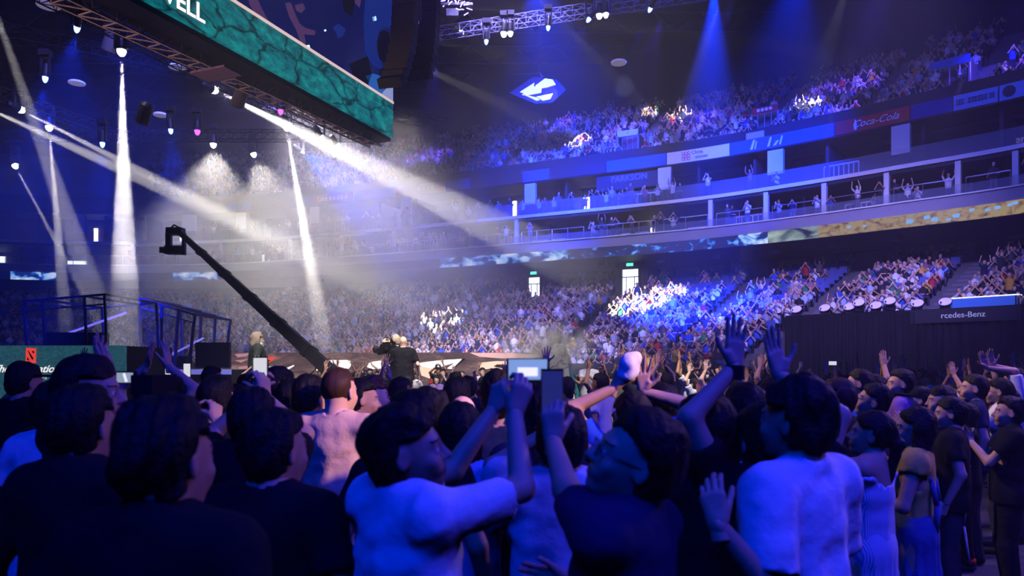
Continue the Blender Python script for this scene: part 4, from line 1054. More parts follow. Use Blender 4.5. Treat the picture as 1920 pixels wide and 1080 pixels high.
# teal LED wall at the left with the tournament title
Yl = 19.5
def brick_img():
    m = bpy.data.materials.new('teal_brick_picture'); m.use_nodes = True; nt = m.node_tree; b = nt.nodes['Principled BSDF']; b.inputs['Base Color'].default_value = (.01,.02,.02,1)
    tc = nt.nodes.new('ShaderNodeTexCoord'); mp = nt.nodes.new('ShaderNodeMapping'); mp.inputs['Rotation'].default_value = (PI/2,0,0)
    br = nt.nodes.new('ShaderNodeTexBrick'); br.inputs['Scale'].default_value = 9; br.inputs['Mortar Size'].default_value = .03; br.inputs['Row Height'].default_value = .35; br.inputs['Color1'].default_value = (*rgb(34,84,98),1); br.inputs['Color2'].default_value = (*rgb(18,56,76),1); br.inputs['Mortar'].default_value = (*rgb(60,104,118),1)
    nt.links.new(tc.outputs['Object'], mp.inputs[0]); nt.links.new(mp.outputs[0], br.inputs['Vector']); nt.links.new(br.outputs[0], b.inputs['Emission Color']); b.inputs['Emission Strength'].default_value = .85
    return m
xL = P(236,0,Yl).x; zL = P(0,648,Yl).z
root = empty('led_wall', (-16,Yl,0), 0, 'teal brick LED wall at far left with red logo and white script title', 'led screen')
mb = MB(); mb.box(((xL-19)/2,Yl+.02,zL/2),(xL+19,.04,zL)); wadd(mb, 'display', brick_img())
mb = MB(); mb.box(((xL-19)/2,Yl+1.35,zL/2),(xL+19,2.6,zL-.02)); wadd(mb, 'platform', m_dark)
def flat2(pts, m, nm, off=.02): mb = MB(); mb.prism([P(a,b,Yl-off) for a,b in pts], (0,-.006,0)); return wadd(mb, nm, m)
flat2([(49,652),(68,653),(67,681),(48,679)], ir, 'logo_square'); dk = mat('logo_dark', (0,0,0), emit=rgb(50,18,26), es=.5)
flat2([(52,657),(54,658),(63,672),(61,675),(58,671)], dk, 'logo_slash', .035); flat2([(60,658),(64,658),(64,662),(62,663)], dk, 'logo_dot', .035); flat2([(51,669),(56,676),(51,675)], dk, 'logo_corner', .035)
for tx, px, py, sz, mm, sh, bo_ in [('The International',54,692,.285,iw,.4,.004),('CHAMPIONSHIPS',52,708,.135,mat('picture_grey', (1,1,1), emit=rgb(190,200,190), es=.8),0,.004),('2 0 1 9',55,718,.12,ir,0,.003)]:
    c = P(px, py, Yl-.02); o = place_text('lettering', tx, sz, c, (1,0,0), (0,0,1), mm, None, depth=.004, shear=sh, bold=bo_); o.parent = root; o.data.transform(Matrix.Translation(-root.location))

# player booths on the platform behind
m_bglass = mat('booth_glass', rgb(90,100,150), .1, alpha=.16, spec=.8); m_bframe = mat('booth_frame', rgb(60,66,110), .4); m_bframe2 = mat('booth_frame_violet', rgb(150,146,220), .4)
def booth(pts_top, pts_bot, Yb, mfr, label, wfr, verts):
    x = [P(a, 0, Yb).x for a, _ in pts_top]; r = empty('player_booth', P(pts_bot[0][0], pts_bot[0][1], Yb), 0, label, 'booth', 'player booths'); L = r.location
    T = [P(a,b,Yb)-L for a,b in pts_top]; Bm = [P(a,b,Yb)-L for a,b in pts_bot]; back = Vector((0,3.0,0))
    f = MB(); f.tube(T[0],T[1],wfr,n=4); f.tube(Bm[0],Bm[1],wfr,n=4); f.tube(T[0]+back,T[1]+back,wfr,n=4); f.tube(T[0]-Vector((0,0,.28)),T[1]-Vector((0,0,.28)),wfr*.7,n=4)
    for t in verts:
        a = T[0].lerp(T[1],t); b = Bm[0].lerp(Bm[1],t); f.tube(a,b,wfr,n=4); f.tube(a+back,b+back,wfr,n=4); f.tube(a,a+back,wfr,n=4)
    f.build('booth_frame', mfr, r)
    for t0, t1 in zip(verts[:-1], verts[1:]):
        g = MB(); g.prism([T[0].lerp(T[1],t0), T[0].lerp(T[1],t1), Bm[0].lerp(Bm[1],t1), Bm[0].lerp(Bm[1],t0)], (0,.02,0)); g.build('glass_pane', m_bglass, r)
    lt = MB(); m0 = Bm[0].lerp(Bm[1],.1)+Vector((0,1.5,.4)); lt.tube(m0, Bm[0].lerp(Bm[1],.9)+Vector((0,1.5,1.05)), .035, n=5); lt.build('violet_light_strip', mat('strip_violet', (.3,.2,1), emit=(.3,.25,1.), es=.9), r)
    dk_ = MB(); dk_.box(Bm[0].lerp(Bm[1],.45)+Vector((0,.7,.2)), ((Bm[1]-Bm[0]).length*.7,.5,.4)); dk_.build('player_desk', m_dark, r)
    return r
booth([(44,565),(196,552)], [(50,648),(200,648)], 20.6, m_bframe, 'dark framed glass player booth behind the teal wall at far left', .04, [0,.23,.75,1])
booth([(262,560),(366,590)], [(266,690),(354,690)], 24.0, m_bframe2, 'violet lit glass player booth right of the tall white beam', .055, [0,.4,.7,1])
Yp = 23.6; xa, xb = P(245,0,Yp).x, P(434,0,Yp).x; zp = P(0,690,Yp).z
mb = MB(); mb.box((0,0,0),(xb-xa,4.,zp-.06)); o = mb.build('booth_platform', m_dark); o.location = ((xa+xb)/2,Yp+2,(zp-.06)/2+.001)
tag(o, 'dark platform under the violet booth, left of the bearded man', 'platform'); o['kind'] = 'thing'
mb = MB(); mb.box((0,0,0),(xb-xa,.06,.16)); q = mb.build('light_band', mat('band_lavender', (1,1,1), emit=rgb(120,120,225), es=.75), o); q.location = (0,-2.03,zp/2-.1)
mb = MB(); mb.box((0,0,0),(1.15,.15,.85)); o = mb.build('booth_side_wall', mat('booth_wall', rgb(70,72,110), .6)); o.location = (P(400,0,24.2).x, 24.2, zp+.43); tag(o, 'plain slate blue wall panel right of the violet booth', 'panel')

# camera crane over the stage
root = empty('camera_crane', (P(612,0,17.5).x, 17.5, ST), 0, 'long dark camera crane slanting down from the upper left over the stage', 'camera crane')
a = P(338,437,23)-root.location; b = P(615,692,17.4)-root.location; d = (b-a).normalized(); u = d.cross(Vector((0,1,0))).normalized()
mb = MB(); n = 14
def beam(mb, a, b, w0, w1):
    d = (b-a).normalized(); s = Vector((0,1,0)); s = (s-d*s.dot(d)).normalized(); u = d.cross(s)
    vs = [p+u*(i*w)+s*(j*w) for p, w in ((a,w0),(b,w1)) for i, j in ((-1,-1),(1,-1),(1,1),(-1,1))]
    mb.add(vs, [(0,1,2,3),(7,6,5,4),(0,4,5,1),(1,5,6,2),(2,6,7,3),(3,7,4,0)])
beam(mb, a, b, .075, .15); mb.build('arm', mat('crane_black', rgb(34,32,36), .5), root)
for k in (.18,.36,.54,.72,.9): mb = MB(); c = a.lerp(b,k); w = .075+.075*k; beam(mb, c-d*.08, c+d*.08, w+.025, w+.025); mb.build('arm_joint', m_steel, root)
hd = MB(); hd.box(a+Vector((-.15,0,.05)),(.5,.3,.22)); hd.box(a+Vector((-.34,0,-.25)),(.12,.14,.6)); hd.box(a+Vector((-.2,0,-.55)),(.5,.3,.26)); hd.tube(a+Vector((-.45,0,-.55)),a+Vector((-.62,-.1,-.55)),.1,n=10); hd.box(a+Vector((.12,0,-.35)),(.1,.12,.7)); hd.path([a+Vector((.1,0,.1)),a+Vector((-.25,.1,.28)),a+Vector((-.5,.1,.0)),a+Vector((-.5,.1,-.4)),a+Vector((-.2,.1,-.68))],.03,5)
hd.build('camera_head', m_steel, root)
mb = MB(); c2 = b+d*1.0; beam(mb, b, c2, .15, .15); mb.box(c2+Vector((0,0,-.1)),(.5,.5,.5)); mb.build('counterweight', m_black, root)
# crane stand below the arm pivot
piv = b+d*.2; mb = MB(); mb.tube(piv, (piv.x, piv.y, .02), .09, n=8)
for t in (0,2.1,4.2): mb.tube((piv.x,piv.y,.15),(piv.x+.7*math.cos(t),piv.y+.7*math.sin(t),.02),.04,n=6)
mb.build('stand', m_steel, root)
# rocky trophy stand with teal side
root = empty('trophy_rock', P(1048,0,15.2), 0, 'tall pale carved rock wedge with teal side, smoking at the top', 'trophy stand'); root.location.z = ST
def rockm(name, c1, c2, em=None):
    m = bpy.data.materials.new(name); m.use_nodes = True; nt = m.node_tree; b = nt.nodes['Principled BSDF']; tc = nt.nodes.new('ShaderNodeTexCoord')
    vo = nt.nodes.new('ShaderNodeTexVoronoi'); vo.feature = 'DISTANCE_TO_EDGE'; vo.inputs['Scale'].default_value = 5.5; vo.inputs['Randomness'].default_value = 1
    nz = nt.nodes.new('ShaderNodeTexNoise'); nz.inputs['Scale'].default_value = 4; nz.inputs['Detail'].default_value = 6; mx = nt.nodes.new('ShaderNodeMix'); mx.data_type = 'RGBA'; mx.inputs[0].default_value = .3
    nt.links.new(tc.outputs['Object'], nz.inputs['Vector']); nt.links.new(tc.outputs['Object'], mx.inputs[6]); nt.links.new(nz.outputs['Color'], mx.inputs[7]); nt.links.new(mx.outputs[2], vo.inputs['Vector'])
    cr = nt.nodes.new('ShaderNodeValToRGB'); cr.color_ramp.elements[0].position = .01; cr.color_ramp.elements[0].color = (*c1,1); cr.color_ramp.elements[1].position = .06; cr.color_ramp.elements[1].color = (*c2,1)
    nt.links.new(vo.outputs['Distance'], cr.inputs[0]); nt.links.new(cr.outputs[0], b.inputs['Base Color']); b.inputs['Roughness'].default_value = .7
    if em: nt.links.new(cr.outputs[0], b.inputs['Emission Color']); b.inputs['Emission Strength'].default_value = em
    return m
def W_(px, py, Y): return P(px,py,Y)-root.location
rr = random.Random(5)
def facet(nm, m, pts, back, jitter=0):
    mb = MB(); mb.prism([W_(a,b,15.2) for a,b in pts], (0,back,0)); o = mb.build(nm, m, root)
    bmd = o.modifiers.new('b','BEVEL'); bmd.width = .012; bmd.segments = 1
    return o
facet('rock_body', rockm('rock_pale', rgb(70,64,66), rgb(225,222,218)), [(1008,700),(1022,672),(1034,650),(1052,645),(1060,648),(1068,690),(1078,730),(1090,788),(985,788),(992,760),(1002,730)], .7)
facet('teal_side', rockm('rock_teal', rgb(6,60,62), rgb(20,140,130), None), [(1064,680),(1070,684),(1084,730),(1094,770),(1094,789),(1084,789),(1076,740),(1067,705)], .75)
facet('rock_edge', rockm('rock_edge', rgb(60,56,58), rgb(190,186,182)), [(1056,646),(1062,650),(1066,662),(1074,684),(1070,686),(1064,678),(1058,664)], .78)
facet('dark_slab', mat('slab_brown', rgb(70,56,48), .7), [(1028,652),(1040,636),(1052,632),(1056,630),(1055,634),(1044,641),(1032,652)], .5)
facet('dark_notch', mat('slab_brown', rgb(70,56,48), .7), [(1015,682),(1018,670),(1021,668),(1021,684),(1017,690)], -.02)

# far-right low barrier, side-lit boards and lamps on top of the drape wall
zR = zrow(O0R)+.55
for i, px in enumerate((1493,1546,1592,1610,1642,1668,1720,1772)):
    o_ = O0R-.42; s = S(px, o_); c = B(s, o_, zR+.32+(.18 if i in (3,5) else 0)); r = empty('wash_light', c, 0, ['violet lit round wash lamp, leftmost on the black drape wall','violet lit round wash lamp, second from the left on the drape wall','violet lit wash lamp, low third one on the drape wall','violet lit wash lamp, raised fourth one on the drape wall','violet lit wash lamp, low one in the middle of the drape wall','violet lit wash lamp, raised one right of the middle of the drape wall','violet lit wash lamp left of the white lettered board','violet lit wash lamp nearest the white lettered board'][i], 'stage lamp', 'wash lamps on the drape wall')
    tq = Vector((-.45,-.55,.75)).normalized().to_track_quat('Z','Y').to_matrix()
    g = MB(); g.lathe([(.2,-.28),(.27,-.1),(.30,.0)], (0,0,0), 16, tq); g.build('lamp_head', m_steel, r)
    g = MB(); g.lathe([(.27,.0),(.25,.03),(.1,.04)], (0,0,0), 16, tq); g.build('lens', mat('lens_violet', (.4,.3,1), emit=(.34,.26,1.), es=1.3), r)
    g = MB(); g.box((0,0,-.3 if i not in (3,5) else -.4),(.4,.2,.08)); g.box((-.2,0,-.15),(.04,.08,.3)); g.box((.2,0,-.15),(.04,.08,.3)); g.build('yoke', m_steel, r)
s = S(1810, O0R-.55); d = bt(s)
r = empty('lettered_board', B(s, O0R-.86, zR-.66), math.atan2(d.y,d.x), 'dark board on the drape wall with a pale car maker name', 'signboard')
mb = MB(); mb.box((0,0,.3),(4.4,.05,.62)); mb.build('panel', m_dark, r)
t = text_mesh('rcedes-Benz', .36, depth=.01); t.transform(Matrix.Translation((0,-.04,.3)) @ Matrix.Rotation(PI/2,4,'X')); t.materials.clear(); link('lettering', t, LC, r)
# operators' desk lit white above it
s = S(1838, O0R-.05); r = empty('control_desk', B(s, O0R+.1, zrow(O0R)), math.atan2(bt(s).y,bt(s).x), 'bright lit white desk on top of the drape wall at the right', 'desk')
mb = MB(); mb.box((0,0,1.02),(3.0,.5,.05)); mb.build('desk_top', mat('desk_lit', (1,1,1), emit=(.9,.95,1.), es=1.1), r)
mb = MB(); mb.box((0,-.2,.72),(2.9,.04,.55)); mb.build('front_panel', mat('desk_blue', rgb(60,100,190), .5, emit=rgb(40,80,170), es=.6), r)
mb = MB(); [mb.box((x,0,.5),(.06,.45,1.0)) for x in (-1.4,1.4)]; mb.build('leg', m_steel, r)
mb = MB()
s = S(1905, 5.8); t_ = place_text('lettering', 'Merc', .6, B(s, 6.2, 14.9), bt(s), (0,0,1), LC, None, depth=.01); tag(t_, 'pale letters on the dark back wall of the suites at the right edge', 'lettering')
# drape folds hanging on the right wall
for i, px in enumerate((1500,1530,1565,1600,1640,1680,1725,1770,1830,1880)):
    s = S(px, O0R-.62); w_ = 1.9 if i < 8 else 2.6; c = B(s, O0R-.66, 0); vs = []; fs = []; n = 26
    for k in range(n+1):
        t = (k/n-.5)*w_; y = .07*math.sin(k*1.25)+.02*math.sin(k*.7+i)
        for z in (0.03, zR-.12): q = c+bt(s)*t+bn(s)*y; q.z = z; vs.append(q)
    for k in range(n): fs.append((2*k,2*k+2,2*k+3,2*k+1))
    mb = MB(); mb.add(vs, fs); o = mb.build('drape', mat('drape_black', rgb(10,11,20), .9), None, True); md = o.modifiers.new('s','SOLIDIFY'); md.thickness = .02
    tag(o, kind='structure'); o.name = 'wall_drape_fold'
# ================================================================== PEOPLE ON THE FLOOR AND ON THE STAGE
C_ = lambda n, c, **k: cloth(n, c, noise=.06, nscale=9, bump=.7, **k)
cW = C_('white', rgb(232,232,238)); cB = C_('black', rgb(24,24,30)); cN = C_('navy', rgb(28,36,74)); cBe = C_('beige', rgb(214,180,160)); cG = C_('grey', rgb(120,120,130)); cBl = C_('blue', rgb(46,86,190)); cPu = C_('purple', rgb(120,84,170)); cDk = C_('darkgrey', rgb(52,54,64)); cJe = C_('jeans', rgb(52,66,110)); cRd = C_('red', rgb(190,48,44)); cTan = C_('tan', rgb(180,140,104)); cYe = C_('yellow', rgb(214,178,90)); cDen = C_('denim', rgb(70,96,150)); cLb = C_('lightblue', rgb(150,180,215)); cGr = C_('charcoal', rgb(58,66,62)); cKh = C_('khaki', rgb(150,128,110))
def stripes(name, c1, c2, sc_, ax=0):
    m = bpy.data.materials.new(name); m.use_nodes = True; nt = m.node_tree; b = nt.nodes['Principled BSDF']; tc = nt.nodes.new('ShaderNodeTexCoord'); wv = nt.nodes.new('ShaderNodeTexWave'); wv.bands_direction = 'XYZ'[ax]; wv.inputs['Scale'].default_value = sc_; wv.inputs['Distortion'].default_value = .6
    cr = nt.nodes.new('ShaderNodeValToRGB'); cr.color_ramp.elements[0].color = (*c1,1); cr.color_ramp.elements[1].color = (*c2,1); cr.color_ramp.elements[0].position = .45; cr.color_ramp.elements[1].position = .6
    nt.links.new(tc.outputs['Object'], wv.inputs['Vector']); nt.links.new(wv.outputs['Fac'], cr.inputs[0]); nt.links.new(cr.outputs[0], b.inputs['Base Color']); b.inputs['Roughness'].default_value = .85; return m
cStr = stripes('cloth_pinstripe', rgb(120,145,195), rgb(225,228,238), 40)

def hero(px, topy, Y, hd, label, x=None, z0=0., htop=None, world_arms=None, **p):
    X = (px-960)/F*Y if x is None else x
    ht = (H-(topy-HZ)*Y/F if htop is None else htop)-z0
    p['height'] = ht/1.79*1.75
    p.setdefault('arms', ('down','down')); p.setdefault('res', .013 if Y < 3.4 else (.016 if Y < 6 else .02)); p.setdefault('hres', .0055 if Y < 3.4 else (.0065 if Y < 9 else .0085)); p.setdefault('fres', .0042 if Y < 3.4 else (.005 if Y < 6 else .006))
    p.setdefault('topcol', cB); p.setdefault('botcol', cDk); p.setdefault('seed', int(px) % 7)
    a = math.radians(hd)
    if world_arms:
        q0 = dict(p); q0['arms'] = ('down','down'); J = body_pose(q0); k = J['k']; arms = list(p['arms']); Ri = Matrix.Rotation(-a, 3, 'Z')
        for i, (wx, wy, wY, hint, hdv, pn, pose) in world_arms.items():
            wv = Ri @ (P(wx, wy, wY)-Vector((X, Y, z0))); off = (wv-J['sh'][i])/k; q = (-1,1)[i]
            L = lambda v: (lambda u: (u.x*q, u.y, u.z))(Ri @ Vector(v)) if v else None
            arms[i] = ((off.x*q, off.y, off.z), L(hint), L(hdv), L(pn), pose)
        p['arms'] = tuple(arms)
    r, J = person(p); put(r, X, Y, hd, label, 'person', None, z0)
    Mw = Matrix.Translation((X,Y,z0)) @ Matrix.Rotation(a, 4, 'Z')
    return r, J, Mw

def phone(M, c, label, lit=None, size=(.076,.15), screen_to=-1):
    """phone standing at c (world), M 3x3 basis (x right, y normal away from the screen, z up)"""
    r = empty('phone', c, 0, label, 'phone', None); mb = MB(); mb.box((0,0,0),(size[0],.009,size[1]),0,M); mb.build('phone_body', mat('phone_black', rgb(18,18,22), .3), r)
    mb = MB(); mb.box(M @ Vector((0,-.0055,0)),(size[0]*.92,.002,size[1]*.9),0,M); mb.build('screen', lit or mat('phone_blue', (0,0,0), emit=rgb(40,80,180), es=.8), r); return r
def rzm(a): return Matrix.Rotation(math.radians(a), 3, 'Z')

# ---- near row, backs to the camera
r, J, Mw = hero(1496, 703, 2.45, 34, 'man in a big white T-shirt, back turned, dark thick hair, large at right', topcol=cW, loose=.04, fold=.009, slloose=.03, sleeve=.85, hem=.33, hair='messy', botcol=cN, head=(8,4,0), bulk=.95,
     world_arms={0:(1346,985,2.2,(.2,-.2,-1),(-.1,.3,.9),(.3,.9,.2),'relax')}, arms=('bent','bent'))
r, J, Mw = hero(762, 750, 2.2, -48, 'man in a white T-shirt holding up a phone, face in profile to the right', topcol=cW, loose=.035, fold=.012, slloose=.014, sleeve=.8, hair='messy', head=(-38,12,0), hem=.17,
     world_arms={0:(925,770,2.55,(-.3,-.2,-1),(.25,.1,.95),(.6,.6,0),'grip'), 1:(965,775,2.35,(.5,-.4,-1),(.3,.1,.9),(-.3,.9,0),'grip')})
hp = [Mw @ (J['wr'][i]+J['hd'][i]*.12) for i in (0,1)]
c = (hp[0]+hp[1])/2+Vector((.05,.02,.03)); img = mat('phone_bright', (0,0,0), emit=rgb(120,150,215), es=1.1)
ph = phone(rzm(-12) @ Matrix.Rotation(PI/2,3,'Y'), c, 'phone held sideways above the crowd showing the bright stage picture', img); mb = MB(); M = rzm(-12); mb.box(M @ Vector((.0,-.0075,-.008)),(.07,.001,.03),0,M); q = mb.build('screen_picture', mat('picture_white', (1,1,1)), ph)
r, J, Mw = hero(1172, 757, 2.0, 55, 'man in glasses and dark polo looking up left, raising a phone', topcol=cN, top='polo', hair='wave', glasses=True, head=(38,24,6), sleeve=.7,
     world_arms={0:(1030,812,2.4,(-.5,0,-1),(.0,.1,1),(.2,.9,0),'grip')}, arms=('phone','bent'))
c = Mw @ (J['wr'][0]+J['hd'][0]*.13); phone(rzm(8), c+Vector((.0,.03,.03)), 'upright dark phone lifted by the man in glasses, left of the rock wedge', mat('phone_dim', (0,0,0), emit=rgb(44,50,140), es=.6))
hero(1052, 757, 2.75, 6, 'person in white T-shirt with round dark hair between the two phone holders', topcol=cW, loose=.04, fold=.009, hair='wave', slloose=.03, arms=('claphigh','claphigh'), botcol=cJe)
hero(150, 715, 2.5, -12, 'dark haired man in black, second silhouette from the left edge', topcol=cB, hair='short', bulk=1.1, top='jacket', sleeve=1.9)
hero(304, 738, 1.72, -8, 'nearest dark silhouette with full hair in black jacket at lower left', topcol=cB, hair='messy', bulk=1.1, top='polo', sleeve=.8, head=(-10,0,0))
hero(508, 758, 2.35, -14, 'dark silhouette in black T-shirt, third large head from the left', topcol=cB, hair='short', bulk=1.15, head=(-14,0,0))
hero(1322, 734, 2.7, 12, 'woman with long straight black hair in black, right of the man in glasses', topcol=cB, sex='f', hair='long', botcol=cB, bottom='skirt', sleeve=1.5)
r, J, Mw = hero(1436, 752, 2.62, 10, 'man in black T-shirt stretching both bare arms high, wide wristband on one', topcol=cB, hair='short',
     world_arms={0:(1377,688,2.6,(-.6,-.2,0),(.05,.05,1),(.1,-1,0),'open'), 1:(1462,704,2.75,(.9,.0,.2),(-.22,.05,1),(.3,-1,0),'open')})
a_, b_ = Mw @ J['wr'][0], (Mw.to_3x3() @ J['hd'][0]).normalized(); mb = MB(); mb.tube(-b_*.03, b_*.03-b_*.01, .037, n=14); o = mb.build('wristband', cB); o.location = a_-b_*.015; tag(o, 'wide black wristband on the tallest raised wrist', 'wristband')
hero(1400, 714, 3.3, 8, 'person in white shirt just behind the tall raised arm', topcol=cW, hair='short')
# ---- left group
hero(157, 660, 3.0, -35, 'man with smooth dark hair clapping above his head, left of the tall beam', topcol=cB, hair='short', head=(-40,0,0), world_arms={1:(212,712,3.45,(.2,-.1,-1),(-.2,0,1),(-1,.1,0),'open'), 0:(186,706,3.5,(-.2,.1,-1),(.0,0,1),(1,.1,0),'spread')})
hero(104, 708, 3.6, -10, 'person in a bright white T-shirt half hidden behind the left silhouettes', topcol=cW, hair='short', loose=.05, hem=.2)
r, J, Mw = hero(43, 676, 5.4, -25, 'man in black cap raising a photo camera at the left edge, blue trousers', topcol=cB, hair='short', cap=cB, botcol=cN, arms=('down','phone'), world_arms={0:(22,738,5.6,(-.8,0,-1),(.1,.2,.9),(.8,.2,0),'grip'), 1:(44,742,5.7,(.9,0,-1),(-.3,.2,.9),(-.8,.3,0),'grip')})
cp = (Mw @ J['wr'][0]+Mw @ J['wr'][1])/2+Vector((.0,.03,.11)); rr_ = empty('photo_camera', cp, .3, 'black photo camera lifted by the man in the cap', 'camera'); mb = MB(); mb.box((0,0,0),(.15,.07,.1)); mb.box((0,.01,.065),(.06,.05,.035)); mb.build('camera_body', m_steel, rr_); mb = MB(); mb.lathe([(.035,0),(.04,.1),(.045,.16)], (0,.03,0), 14, Matrix.Rotation(-PI/2,3,'X')); mb.build('camera_lens', m_black, rr_)
hero(306, 722, 3.5, -6, 'bald man in dark top bent behind a video camera', topcol=cB, hair='bald', arms=('phone','phone'), sleeve=1.6)
cp = P(234,708,3.3); rr_ = empty('video_camera', cp, 0, 'video camera on a rig with bright flip screen, in front of the tall beam', 'camera'); mb = MB(); mb.box((0,.02,0),(.105,.03,.075)); mb.box((.12,.1,-.04),(.12,.3,.11)); mb.box((.05,.05,-.12),(.04,.04,.2)); mb.box((.08,.1,-.22),(.2,.06,.05)); mb.tube((.12,.25,-.04),(.12,.38,-.04),.045,n=12); mb.build('camera_body', m_black, rr_); mb = MB(); mb.box((0,0,0),(.088,.012,.056)); mb.build('flip_screen', mat('flip_lit', (0,0,0), emit=rgb(150,165,190), es=.9), rr_); mb = MB(); mb.box((.006,-.008,.0),(.012,.004,.05),0,Matrix.Rotation(-.3,3,'Y')); mb.build('screen_picture', mat('picture_white',(1,1,1)), rr_)
mb = MB(); mb.tube((.09,.1,-.25),(.09,.1,-cp.z+.03),.018,n=8); [mb.tube((.09,.1,-cp.z+.35),(.09+.35*math.cos(t),.1+.35*math.sin(t),-cp.z+.01),.012,n=6) for t in (0,2.1,4.2)]; mb.build('tripod', m_steel, rr_); rr_.scale = (.8,)*3
hero(405, 700, 4.2, -8, 'man in a black team jersey with red lettering on the back', topcol=cB, hair='short', bulk=1.05)
t = text_mesh('FNATIC', .095, depth=.002, bold=.002); t.materials.clear(); o = link('jersey_lettering', t, mat('letters_red', rgb(200,60,50), .6), None); o.rotation_euler = (PI/2,0,math.radians(-8)); o.location = (0,0,0)
fp = [q for q in bpy.data.objects if q.get('label','').startswith('man in a black team jersey')][0]; o.parent = fp; o.location = (0,-.148,1.335); o.rotation_euler = (PI/2-.05,0,0)
r, J, Mw = hero(472, 722, 3.2, -8, 'dark haired man holding a phone upright in front of the bearded speaker', topcol=cB, hair='short', world_arms={0:(472,745,3.5,(-.9,0,-.8),(.15,.1,1),(.7,.5,0),'grip'), 1:(497,745,3.45,(.9,.0,-.8),(-.15,.1,1),(-.7,.5,0),'grip')})
phone(rzm(0), (Mw @ J['wr'][0]+Mw @ J['wr'][1])/2+Vector((0,.03,.125)), 'upright phone with a white lit picture, below the bearded speaker', mat('phone_white', (0,0,0), emit=rgb(215,215,225), es=1.0), (.07,.145))
hero(517, 684, 5.0, -25, 'short haired man in profile to the right, just right of the white lit phone', topcol=cB, hair='short', head=(-40,0,0))
hero(545, 707, 4.8, -5, 'dark round head between the profile man and the navy shirt man', topcol=cB, hair='short')
hero(579, 700, 4.5, -15, 'man in navy T-shirt directly left of the beige shirt man', topcol=cN, hair='short', head=(-15,0,0))
hero(633, 684, 4.3, -14, 'man with cropped hair in a beige T-shirt, back turned, left of centre', topcol=cBe, hair='crop', haircol='brown', skin=SKIN3, loose=.035, fold=.011, hem=.17, slloose=.025, sleeve=.8, head=(-10,0,0), arms=('bent','bent'), botcol=cB, bulk=1.02)
hero(672, 706, 4.9, -40, 'dark haired man in profile right behind the beige shirt man', topcol=cN, hair='short', head=(-30,-5,0))
r, J, Mw = hero(692, 700, 5.3, -30, 'man with auburn hair and navy jersey clapping, right of the beige shirt man', topcol=cN, hair='messy', haircol='red', skin=SKIN3, head=(-30,-8,0), arms=('clap','clap'), top='jacket')
t = text_mesh('infinity', .11, depth=.002, bold=.002); t.materials.clear(); o = link('jersey_lettering', t, mat('letters_pale', rgb(210,214,235), .6), r); o.rotation_euler = (PI/2,0,0); o.location = (0.02,-.150,1.34)
hero(772, 728, 3.0, -5, 'round dark head behind the white shirted phone holder', topcol=cB, hair='wave')
hero(802, 722, 3.4, 4, 'dark bushy head right of the round one, behind the phone holder', topcol=cDk, hair='messy')
hero(856, 704, 4.9, -6, 'dark haired man with visible left ear, black shirt, near the bald head', topcol=cN, hair='short')
hero(867, 735, 4.1, 0, 'short bald man in dark shirt at the centre', topcol=cN, hair='bald', skin=SKIN3)
hero(862, 754, 3.1, -4, 'person with black bob hair and light shirt below the bald man', topcol=cLb, hair='bob', sex='f')
hero(936, 690, 3.7, 4, 'man with black hair in a dark navy T-shirt under the sideways phone', topcol=cN, hair='short')
hero(1016, 712, 3.3, 10, 'person with long dark hair and navy shirt below the sideways phone', topcol=cN, hair='long', sex='f')
r, J, Mw = hero(1188, 730, 3.7, 10, 'fan in blue jersey with both arms up, one hand gripping a crumpled cap', topcol=cBl, hair='short', botcol=cRd, world_arms={0:(1152,728,3.8,(-.9,0,-.3),(.35,0,1),(.7,.5,0),'grip'), 1:(1206,735,3.8,(.9,0,-.3),(-.05,0,1),(0,-1,0),'spread')})
f = Field((-.09,-.08,-.1),(.1,.1,.12),.008); f.ell((0,0,0),(.055,.05,.07),.02); f.ell((.03,.01,.04),(.04,.04,.04),.02); f.ell((-.02,0,-.045),(.045,.04,.03),.02); f.disp(lambda x,y,z: .007*wob(x,y,z,2.2)); V_, Q_ = f.mesh(); o = np_mesh('crumpled_cap', [(V_,Q_,0)], [cW]); cp_ = Mw @ (J['wr'][0]+J['hd'][0]*.12); o.location = cp_+Vector((.035,-.01,0)); tag(o, 'crumpled white cap squeezed in a raised hand', 'cap')
hero(1238, 716, 4.0, 15, 'round black haired head in dark shirt, right of the jersey fan', topcol=cB, hair='wave')
hero(1262, 742, 4.3, 20, 'person in a tan top clapping, dark brown hair, behind the long haired woman', topcol=cTan, hair='short', haircol='brown', arms=('clap','clap'))
hero(285, 716, 5.0, -5, 'dark haired man clapping overhead, between the video camera and the small lit phone', topcol=cB, hair='short', arms=('overhead','overhead'))
hero(349, 724, 5.8, -8, 'woman in dark top clapping high, just behind the bald camera operator', topcol=cN, sex='f', hair='pony', arms=('claphigh','claphigh'))
hero(396, 684, 8.6, -12, 'brown haired man left of the bearded speaker', topcol=cG, hair='short', haircol='brown', skin=SKIN3, head=(-25,0,0))
# ---- right group
hero(1632, 768, 4.0, 42, 'woman in pinstriped off-shoulder dress with black ponytail', topcol=cStr, hem=-.03, top='offshoulder', sex='f', hair='pony', bottom='skirt', botcol=cStr, sleeve=.3, head=(20,10,0), arms=('claphigh','clap'), skirtz=.05)
r, J, Mw = hero(1716, 762, 4.4, 55, 'woman in yellow top and denim pinafore dress with long black hair', topcol=cYe, hem=-.08, loose=.0, fold=.002, sex='f', hair='long', bottom='skirt', botcol=cDen, sleeve=.25, head=(12,4,0), arms=('bent','bent'), skirtz=.05, glasses=True)
b = MB()
for q in (-1,1): b.path([Vector((q*.05,-.125,1.02)), Vector((q*.09,-.13,1.2)), Vector((q*.1,-.105,1.35)), Vector((q*.105,-.03,1.425)), Vector((q*.1,.07,1.36)), Vector((q*.08,.12,1.2))], .016, 6)
o = b.build('dress_strap', cDen, r, True); o.scale = (.92,)*3
